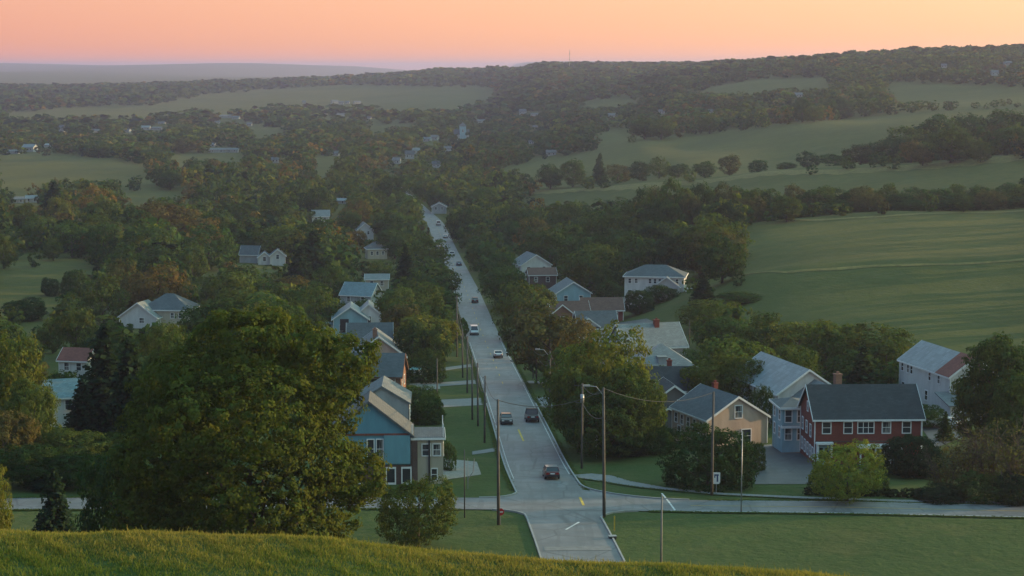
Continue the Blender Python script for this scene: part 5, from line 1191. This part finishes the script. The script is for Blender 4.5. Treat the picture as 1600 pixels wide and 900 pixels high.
for kind, i, px_, Y_, pt_, w_, hue, lb in (
        ('mid', 0, 1196, 340, 488, 92, 'olive green', 'olive tree above the farmhouse roof at its left'), ('mid', 4, 1248, 334, 500, 95, 'golden green', 'golden topped tree above the farmhouse ridge'),
        ('mid', 1, 1300, 330, 498, 95, 'golden green', 'golden topped tree midway along the pasture foot'), ('mid', 2, 1352, 324, 505, 95, 'olive green', 'olive tree left of the white chimney house'), ('mid', 5, 1392, 318, 511, 80, 'golden green', 'golden tree touching the white chimney house'),
        ('mid', 3, 1335, 300, 548, 90, 'dark green', 'dark tree behind the brick house ridge'), ('mid', 0, 1390, 292, 566, 75, 'dark green', 'dark tree behind the brick house right end'),
        ('mid', 2, 1120, 520, 341, 100, 'olive green', 'large olive tree with rusty right edge at the pasture corner'), ('mid', 4, 1110, 400, 468, 100, 'olive green', 'olive tree below the pasture left end'), ('mid', 1, 1130, 355, 490, 95, 'deep green', 'deep green tree right of the pale roofs'),
        ('mid', 3, 1155, 420, 455, 70, 'olive green', 'olive tree at the lower left pasture corner'), ('shrub', 0, 1035, 462, 446, 58, 'dark green', 'dark round bush before the big white house, right one'), ('shrub', 1, 1000, 452, 452, 48, 'dark green', 'dark round bush before the big white house, left one'),
        ('spruce', 2, 490, 560, 356, 105, 'blackish green', 'massive blackish evergreen left of the street'), ('spruce', 2, 470, 540, 380, 80, 'blackish green', 'blackish evergreen at the left of the massive one'),
        ('mid', 1, 262, 700, 312, 100, 'rust coloured', 'broad rust coloured tree in the left valley'), ('mid', 4, 300, 660, 336, 90, 'rust coloured', 'rusty tree right of the broad rust tree'), ('mid', 0, 165, 640, 352, 82, 'rust coloured', 'rust coloured tree above the left meadow'),
        ('mid', 5, 155, 560, 428, 70, 'rust coloured', 'rusty tree at the right end of the left meadow'), ('mid', 2, 208, 520, 434, 62, 'orange', 'orange tree behind the wide slate roofed house'), ('mid', 3, 448, 500, 430, 80, 'rust coloured', 'rusty tree below the massive evergreen'),
        ('mid', 1, 561, 742, 358, 24, 'orange', 'small bright orange tree beside the white gabled house'), ('mid', 0, 195, 560, 380, 62, 'dark green', 'tall dark tree in the left valley centre'), ('mid', 3, 248, 570, 385, 62, 'dark green', 'tall dark tree right of the tall dark valley tree'),
        ('mid', 2, 664, 610, 370, 78, 'olive green', 'olive street tree overhanging the left kerb, upper one'), ('mid', 4, 676, 520, 413, 78, 'dark green', 'dark street tree overhanging the left kerb'), ('mid', 1, 650, 450, 440, 88, 'olive green', 'olive tree of the left street row, middle one'),
        ('mid', 0, 668, 396, 470, 80, 'dark green', 'dark tree of the left street row, nearest big one'), ('mid', 5, 635, 400, 468, 70, 'dark green', 'dark tree right of the teal gabled house'), ('mid', 2, 680, 352, 510, 50, 'dark green', 'dark tree above the nearest verge grass'),
        ('mid', 3, 645, 352, 500, 60, 'dark green', 'dark tree beside the grey roofed chimney house'),
        ('mid', 1, 820, 420, 438, 92, 'olive green', 'olive tree right of the street below the brown building'), ('mid', 5, 795, 480, 420, 60, 'deep green', 'deep green street tree on the right verge'), ('mid', 2, 975, 620, 320, 85, 'olive green', 'broad olive tree above the big white house'), ('mid', 4, 1010, 560, 378, 80, 'olive green', 'olive tree behind the big white house roof'),
        ('spruce', 2, 937, 1010, 237, 34, 'dark green', 'single pointed dark tree standing out against the far pasture'), ('mid', 3, 1575, 905, 170, 90, 'dark green', 'tall dark tree below the far pasture at right'), ('mid', 1, 1520, 905, 175, 80, 'dark green', 'dark tree below the far pasture, second from right edge'),
        ('mid', 1, 780, 800, 318, 30, 'yellow green', 'bright yellow tree right of the far street')):
    tree_y(kind, i, px_, Y_, pt_, w_, hue, lb, GM)
for j_, px_ in enumerate(np.arange(1010, 1640, 21.0)):
    Y_ = 632 + 12 * math.sin(j_ * 1.9); tp_ = np.interp(px_, [1010, 1090, 1200, 1300, 1450, 1640], [290, 284, 296, 292, 294, 288]) + 6 * math.sin(j_ * 2.7) + 3 * math.sin(j_ * 5.1)
    tree_y('mid', j_ % 6, px_, Y_, tp_, 42 + 6 * math.sin(j_), ['dark green', 'brown', 'deep green', 'olive green', 'dark green'][j_ % 5], 'hedgerow tree above the near pasture%s' % ordinal(j_, 30) if j_ < 20 else 'hedgerow tree at the right end above the near pasture%s' % ordinal(j_ - 20, 10), 'hedgerow above the near pasture')
for j_, px_ in enumerate(np.arange(1020, 1640, 31.0)):
    tp_ = np.interp(px_, [1010, 1165, 1640], [312, 314, 301]) + 5 * math.sin(j_ * 2.1)
    tree_y('shrub' if j_ % 3 else 'mid', j_ % 3, px_, 617 + 5 * math.sin(j_ * 3.3), tp_, 52, ['dark green', 'deep green', 'brown'][j_ % 3], 'low front bush of the hedgerow above the near pasture%s' % ordinal(j_, 20), 'hedgerow above the near pasture')
for j_, (px_, Y_, tp_, w_) in enumerate([(860, 1010, 262, 40), (895, 1000, 255, 40), (965, 985, 262, 36), (1000, 975, 258, 34), (1030, 960, 252, 32), (1060, 945, 262, 34), (1100, 925, 258, 36), (1140, 905, 248, 34), (1185, 890, 256, 30), (1230, 880, 260, 30), (1262, 872, 244, 36), (1305, 862, 242, 44), (1345, 858, 226, 50), (1390, 860, 214, 56), (1420, 870, 196, 60), (1460, 880, 180, 70), (1495, 850, 200, 60), (1545, 860, 192, 66), (1600, 865, 180, 76), (1440, 840, 222, 60), (1500, 835, 232, 60), (1565, 830, 225, 60), (1620, 830, 222, 60)]):
    tree_y('mid', (j_ * 5) % 6, px_, Y_, tp_ - (7 if px_ < 1300 else 2), w_ * (1.0 if px_ < 1300 else 1.15), ['dark green', 'deep green', 'brown', 'dark green', 'olive green'][j_ % 5], 'tree of the second hedge, below the far pasture%s' % ordinal(j_, 23) if j_ < 20 else 'tree at the right end of the second hedge%s' % ordinal(j_ - 20, 3), 'hedge below the far pasture')
for px_, pb_, pt_, w_, lb in ((37, 500, 465, 64, 'round dark bush on the left meadow edge, lower left'), (104, 523, 476, 48, 'dark upright bush below the left meadow'), (117, 463, 420, 44, 'dark round tree standing in the left meadow'), (78, 462, 433, 27, 'small dark round bush in the left meadow')):
    tree_b('shrub', 1, px_, pb_, pt_, w_, 'dark green', lb, GM)

# ---- the rest of the woods: stand wherever there is no field, road, yard or house
def inpoly(px, py, poly):
    x0, y0 = np.array(poly).T; x1, y1 = np.roll(x0, -1), np.roll(y0, -1); r_ = np.zeros(np.shape(px), bool)
    for a, b_, c, d in zip(x0, y0, x1, y1):
        if b_ == d: continue
        r_ ^= ((b_ > py) != (d > py)) & (px < (c - a) * (py - b_) / (d - b_) + a)
    return r_
FIELDS = [[(1152, 438), (1164, 352), (1380, 340), (1680, 327), (1680, 525), (1545, 520), (1500, 540), (1400, 520), (1290, 505), (1215, 490), (1165, 480)],
          [(822, 301), (1000, 291), (1120, 283), (1300, 272), (1680, 248), (1680, 305), (1450, 303), (1300, 298), (1200, 298), (1130, 300), (1010, 304), (900, 316), (850, 318)],
          [(788, 262), (1000, 222), (1300, 188), (1455, 174), (1680, 164), (1680, 185), (1480, 190), (1420, 210), (1390, 235), (1310, 245), (1300, 258), (1100, 266), (1000, 275), (950, 272), (850, 282)],
          [(880, 162), (960, 154), (1012, 151), (955, 171)], [(1080, 142), (1180, 124), (1305, 121), (1290, 136), (1170, 143)], [(1375, 127), (1680, 140), (1680, 162), (1400, 162)],
          [(225, 167), (330, 148), (450, 138), (560, 133), (770, 138), (775, 152), (700, 167), (640, 175), (560, 163), (420, 167), (300, 173)],
          [(-20, 244), (120, 243), (232, 258), (225, 277), (100, 283), (-20, 296)], [(255, 240), (395, 239), (380, 251), (260, 253)], [(-20, 428), (142, 407), (142, 432), (72, 456), (68, 476), (-20, 482)], [(20, 500), (80, 490), (86, 502), (30, 512)],
          [(-20, 180), (120, 168), (230, 164), (300, 173), (160, 183)], [(400, 200), (445, 199), (440, 212), (400, 214)], [(570, 198), (650, 190), (650, 199), (580, 206)], [(940, 202), (985, 200), (985, 222), (940, 225)], [(190, 302), (290, 297), (290, 305), (200, 314)], [(488, 246), (520, 243), (522, 270), (490, 275)],
          [(955, 500), (1062, 492), (1070, 530), (985, 535)]]
# points that must stay in sight
KX0, KY0, KX1, KY1, KYY = np.array(KEEP).T
kp = []
for k_ in KEEP:
    for fx in np.linspace(.12, .88, 4):
        for fy in np.linspace(.1, .9, 3): kp.append((k_[0] + (k_[2] - k_[0]) * fx, k_[1] + (k_[3] - k_[1]) * fy, k_[4]))
for y_ in np.arange(235, 900, 6.0):
    xs_ = float(np.interp(y_, main_c[:, 1], main_c[:, 0]))
    for o_ in (-2.0, 0, 3.0, 5.0 if y_ < 420 else 3.2):
        p_ = proj(xs_ + o_, y_, float(h(xs_ + o_, y_))); kp.append((p_[0], p_[1], y_))
for f_ in FIELDS:
    a_ = np.array(f_)
    for xx in np.arange(max(0, a_[:, 0].min()), min(1600, a_[:, 0].max()), 14):
        for yy in np.arange(a_[:, 1].min(), a_[:, 1].max(), 7):
            if inpoly(np.array(xx), np.array(yy), f_):
                q_ = hit(xx, yy + .5, 200)
                if q_: kp.append((xx, yy, q_[1]))
kp = np.array(kp)
rs_ = np.random.default_rng(11)
FT = np.array(FOOT)
def scatter(y0, y1, space, margin=.29):
    """dart throwing on the valley floor with spacing growing with distance"""
    out = []; cell = {}
    for Y in np.exp(np.arange(math.log(y0), math.log(y1), .004)): pass
    nt_ = int((y1 - y0) * (y0 + y1) * margin / (space * space) * 2.2)
    Y = np.sqrt(rs_.uniform(y0 * y0, y1 * y1, nt_)); X = rs_.uniform(-1, 1, nt_) * (margin * Y + 6)
    Z = h(X, Y); px, py = proj(X, Y, Z)
    ok = np.ones(nt_, bool)
    for f_ in FIELDS: ok &= ~inpoly(px, py, f_)
    sx_ = X - street_x(Y)
    ok &= ~((np.abs(sx_) < RW + 3.0) & (Y < 1300)); ok &= ~((sx_ < 0) & (sx_ > -16) & (Y < 345)); ok &= ~((sx_ > 0) & (sx_ < 10) & (Y < 330))
    d_ = np.min(np.hypot(X[:, None] - FT[:, 0], Y[:, None] - FT[:, 1]) - FT[:, 2], axis=1) if nt_ < 200000 else np.full(nt_, 9.)
    ok &= d_ > 1.5
    for i in np.nonzero(ok)[0]:
        c = (int(X[i] // space), int(Y[i] // space)); bad = False
        for a in (-1, 0, 1):
            for b_ in (-1, 0, 1):
                for (qx, qy) in cell.get((c[0] + a, c[1] + b_), ()):
                    if (qx - X[i]) ** 2 + (qy - Y[i]) ** 2 < space * space: bad = True
        if bad: continue
        cell.setdefault(c, []).append((X[i], Y[i])); out.append((X[i], Y[i], Z[i]))
    return np.array(out)
def screened(P, Hh, Ww, slack=1.0):
    """reject trees whose crown would hide something that must be seen"""
    px, pb = proj(P[:, 0], P[:, 1], P[:, 2]); _, pt = proj(P[:, 0], P[:, 1], P[:, 2] + Hh); wpx = Ww * FPX / P[:, 1] * .5
    ok = np.ones(len(P), bool)
    for i in range(0, len(P), 400):
        s = slice(i, i + 400); cyy = (pb[s] + pt[s]) / 2; ry = (pb[s] - pt[s]) / 2
        dd = ((kp[:, 0] - px[s, None]) / (wpx[s, None] * slack)) ** 2 + ((kp[:, 1] - cyy[:, None]) / ry[:, None]) ** 2
        ok[s] = ~np.any((dd < 1.0) & (kp[:, 2] > P[s, 1][:, None] + 2), axis=1)
    return ok, px, pb, pt, wpx
def masked_by_land(P, Hh):
    """True where the land in front hides the whole tree"""
    t_ = np.linspace(.08, .985, 70); top = P[:, 2] + Hh; hid = np.zeros(len(P), bool)
    for q in t_:
        hid |= h(P[:, 0] * q, P[:, 1] * q) > top * q + .5
    return hid
WOODS = []
for y0, y1, sp, hlo, hhi in ((262, 470, 8.6, 7.5, 13.5), (470, 800, 9.4, 8, 15), (800, 1300, 10.5, 8.5, 15), (1300, 2000, 11.5, 9, 14), (2000, 3000, 16, 10, 15), (3000, 4300, 22, 11, 17)):
    P = scatter(y0, y1, sp); Hh = hlo * .8 + (hhi * 1.12 - hlo * .8) * rs_.beta(1.6, 2.0, len(P)); Ww = Hh * rs_.uniform(.70, 1.25, len(P)) * (1.0 if y0 < 1300 else 1.25 if y0 < 2000 else 1.6)
    if y0 >= 1300: Hh = Hh * .35 + .65 * (hlo + hhi) / 2; Ww = Ww * .4 + .75 * Hh * (1.25 if y0 < 2000 else 1.6)
    hid = masked_by_land(P, Hh)
    P, Hh, Ww = P[~hid], Hh[~hid], Ww[~hid]
    ok, px, pb, pt, wpx = screened(P, Hh, Ww)
    # trees that would hide something are tried again smaller
    sm = ~ok; Hh[sm] *= .55; Ww[sm] *= .6
    ok2, px, pb, pt, wpx = screened(P, Hh, Ww)
    k_ = ok2 & ~(sm & (y0 > 1300))
    for a in zip(P[k_], Hh[k_], Ww[k_], px[k_], pb[k_], pt[k_], wpx[k_]): WOODS.append(a)
TR = np.array(TREES)
WOODS = [w for w in WOODS if np.min(np.hypot(TR[:, 0] - w[0][0], TR[:, 1] - w[0][1]) - TR[:, 3] * .38) > w[2] * .3]
WOODS.sort(key=lambda w: w[0][1])
# how much of each crown shows: nearest first into a coarse mask
MW, MH = 800, 450; cov = np.zeros((MH, MW), bool); vis = []
yy_, xx_ = np.mgrid[0:MH, 0:MW]
def stamp(px, pb, pt, wpx):
    x0, x1 = int(max(0, (px - wpx) / 2)), int(min(MW - 1, (px + wpx) / 2)) + 1; y0, y1 = int(max(0, pt / 2)), int(min(MH - 1, pb / 2)) + 1
    if x1 <= x0 or y1 <= y0: return 0
    sx = xx_[y0:y1, x0:x1] * 2 + 1; sy = yy_[y0:y1, x0:x1] * 2 + 1
    e = ((sx - px) / max(wpx, 1)) ** 2 + ((sy - (pb + pt) / 2) / max((pb - pt) / 2, 1)) ** 2 < 1
    c = cov[y0:y1, x0:x1]; n_ = int((e & ~c).sum()); c |= e; return n_
items = [('t', t_[1], t_) for t_ in TREES] + [('w', w[0][1], i) for i, w in enumerate(WOODS)]
items.sort(key=lambda a: a[1]); vis = np.zeros(len(WOODS), int)
for k_, _, d_ in items:
    if k_ == 't':
        z_ = float(h(d_[0], d_[1])); a = proj(d_[0], d_[1], z_); b_ = proj(d_[0], d_[1], z_ + d_[2]); stamp(a[0], a[1], b_[1], d_[3] * FPX / d_[1] * .5)
    else:
        w = WOODS[d_]; vis[d_] = stamp(w[3], w[4], w[5], w[6])
N_IND = 300 - len(TREES)
order = np.argsort(-vis)[:N_IND]; IND = set(int(i) for i in order if vis[i] > 12)
def zone(px, X, Y):
    if X < street_x(Y):
        if Y < 430: return 'behind the left houses' if px > 480 else 'beyond the huge maple'
        if Y < 660: return 'left of the street row' if px > 500 else 'in the left valley woods'
        if Y < 1000: return 'left of the far street' if px > 420 else 'below the far left field'
        return 'beyond the left fields'
    if Y < 420: return 'among the right houses' if px < 1080 else 'below the near pasture'
    if Y < 660: return 'right of the street row' if px < 950 else 'near the big white house'
    if Y < 1000: return 'right of the far street' if px < 1000 else 'in the hedge above the near pasture'
    return 'between the far pastures'
HW = ['olive green', 'deep green', 'dark green', 'rust coloured', 'brown', 'golden green', 'blackish green', 'orange']
ind_rows = []; mass = {}
for i, w in enumerate(WOODS):
    P, Hh, Ww, px, pb, pt, wpx = w
    warm = .5 + .5 * math.sin(P[0] * .021 + 1.3) * math.cos(P[1] * .013)
    hue = rs_.choice(HW, p=np.array([.34, .27, .17, .035 + .05 * warm, .04, .08, .05, .015]) / (1 + .05 * warm))
    if i in IND:
        kind = 'spruce' if hue == 'blackish green' and rs_.random() < .7 else 'mid'
        ind_rows.append((zone(px, P[0], P[1]), hue, 'spruce' if kind == 'spruce' else 'tree', 'tall' if Hh > 11 else 'small' if Hh < 7.5 else 'rounded', px, P, Hh, Ww, kind))
    else:
        z_ = 'far' if P[1] > 2000 else 'mid' if P[1] > 1300 else 'near'
        side = 'left' if P[0] < street_x(P[1]) else 'right'
        mass.setdefault((z_, side), []).append((P, Hh, Ww, hue))
grp = {}
for r_ in ind_rows: grp.setdefault(r_[:4], []).append(r_)
for k_, lst in grp.items():
    lst.sort(key=lambda r_: r_[4])
    for j, r_ in enumerate(lst):
        P, Hh, Ww, kind = r_[5:9]
        put_tree(kind, int(rs_.integers(3)) if kind == 'spruce' else int(rs_.integers(6)), P[0], P[1], Hh * (1.15 if kind == 'spruce' else 1), Ww, r_[1],
                 '%s %s %s %s%s' % (r_[3], r_[1], r_[2], r_[0], ordinal(j, len(lst))), GM)
# the woods that read as one mass: crowns of many leaf faces each, joined
def low_protos(nv, nl, leaf, seed):
    out = []
    for i in range(nv):
        rg = np.random.default_rng(seed + i); per = 6
        V, T = lobed(round_lobes(rg, 1.0, 1.0, .02, 8), max(4, nl // per), per, .11, leaf, rg, inner=.05); out.append((np.maximum(V, [-9, -9, .0]), T))
    return out
LOW = {'near': low_protos(8, 228, .132, 300), 'mid': low_protos(8, 108, .18, 330), 'far': low_protos(8, 40, .30, 360)}
MLAB = {('near', 'left'): 'mixed woods filling the left valley behind the nearer trees', ('near', 'right'): 'mixed woods filling the right slopes behind the nearer trees', ('mid', 'left'): 'hazy woods beyond the left fields',
        ('mid', 'right'): 'hazy woods between the far right pastures', ('far', 'left'): 'distant blue hazy woods on the left hills', ('far', 'right'): 'distant woods covering the right ridge'}
for (z_, side), lst in mass.items():
    Vs, Ts, Cs = [], [], []
    for P, Hh, Ww, hue in lst:
        V, T = LOW[z_][int(rs_.integers(8))]; a = rs_.uniform(0, 6.28); c, s = math.cos(a), math.sin(a)
        Vv = np.empty_like(V); Vv[:, 0] = (V[:, 0] * c - V[:, 1] * s) * Ww + P[0]; Vv[:, 1] = (V[:, 0] * s + V[:, 1] * c) * Ww + P[1]; Vv[:, 2] = V[:, 2] * Hh + P[2] - .2
        Vs.append(Vv); Ts.append(T); Cs.append(np.tile(np.array(HUES[hue]) * rs_.uniform(.85, 1.15), (len(V), 1)))
    V, T, Cc = np.concatenate(Vs), np.concatenate(Ts), np.concatenate(Cs)
    o = np.array([V[:, 0].mean(), V[:, 1].mean(), V[:, 2].min()])
    me = npmesh('woodland', V - o, np.arange(len(V)).reshape(-1, 4), 'leaf_mass'); colattr(me, 'leaf_tint', T); colattr(me, 'tree_colour', Cc)
    tag(link('woodland', me, None, tuple(o)), MLAB[(z_, side)], None, None, 'stuff')
    print('woodland', z_, side, len(lst), len(V) // 2)
print('individual trees', len(TREES), 'woods', len(WOODS))

# masts on the ridge
for px_, pb_, pt_, lb in ((890, 112, 78, 'tall thin radio mast on the far ridge'), (1043, 109, 101, 'short thin mast on the ridge farther right')):
    g = hit(px_, pb_, 1200) or ((px_ - 800) / FPX * 2600, 2600.0, 0.0); H = g[1] * ray(px_, pt_)[1] - g[2]; rt_ = empty('radio_mast', g, 0, lb, 'mast')
    m_ = MB(); m_.tube([(0, 0, -2), (0, 0, H * .6), (0, 0, H)], [.55, .45, .3], 5); m_.build('mast_column', 'grey_metal', rt_)
    for z_ in (.55, .8):
        m_ = MB(); m_.box(-1.0, 1.0, -.3, .3, H * z_, H * z_ + .6); m_.build('antenna', 'grey_metal', rt_)

# ------------------------------------------------------------------ grass of the near brow
rg = np.random.default_rng(3); ng = 190000
gy = CY0 + rg.triangular(-5.5, -.6, 2.2, ng); gx = rg.uniform(-13.5, 13.5, ng)
tuft = np.sin(gx * 2.3 + 1.7 * np.sin(gy * 3.1)) * np.sin(gy * 4.7 + gx * .9) + .6 * np.sin(gx * 7.1 + gy * 5.3)
gh = np.clip(.055 + .022 * tuft + rg.normal(0, .02, ng), .02, .2) * np.where(rg.random(ng) < .03, 1.9, 1.0)
a = rg.uniform(0, 2 * math.pi, ng); lean = rg.uniform(.1, .7, ng) * gh; la = rg.uniform(0, 2 * math.pi, ng); wd = rg.uniform(.006, .013, ng)
gz = h(gx, gy) - .01
B = np.stack([gx, gy, gz], 1); S_ = np.stack([np.cos(a) * wd, np.sin(a) * wd, 0 * a], 1); Tp = B + np.stack([np.cos(la) * lean, np.sin(la) * lean, gh], 1)
V = np.stack([B - S_, B + S_, Tp + S_ * .25, Tp - S_ * .25], 1).reshape(-1, 3)
dry_lit = np.clip(.62 + .30 * np.clip(gy - CY0 + 1.0, -2.5, .6) + .18 * np.sin(gx * .9 + 2 * np.sin(gy)) + rg.normal(0, .25, ng), 0, 1)[:, None]  # straw share; golden crest and greener lower band paint sun and shade
Cg = np.array([.085, .125, .028]) * (1 - dry_lit) + np.array([.20, .17, .055]) * dry_lit; Cg = Cg * rg.uniform(.9, 1.55, (ng, 1))
me = npmesh('grass', V, np.arange(len(V)).reshape(-1, 4), 'grass_blade'); colattr(me, 'leaf_tint', np.ones((len(V), 3))); colattr(me, 'tree_colour', np.repeat(Cg, 4, axis=0))
tag(link('grass', me), 'sunlit tufted meadow grass on the near brow', None, None, 'stuff')

# ------------------------------------------------------------------ the air between
hb = MB(); hb.box(-7500, 7500, -160, 23500, -96.5, 46)
hm = bpy.data.materials.new('haze_air'); hm.use_nodes = True; ht = hm.node_tree; ht.nodes.clear()
ho = ht.nodes.new('ShaderNodeOutputMaterial'); hv = ht.nodes.new('ShaderNodeVolumePrincipled')
hv.inputs['Color'].default_value = (.68, .66, 1.0, 1); hv.inputs['Density'].default_value = HAZE; hv.inputs['Anisotropy'].default_value = .55
ht.links.new(hv.outputs[0], ho.inputs['Volume']); MATS['haze_air'] = hm
tag(hb.build('haze', 'haze_air'), 'thin pale evening haze filling the valley', None, None, 'stuff')
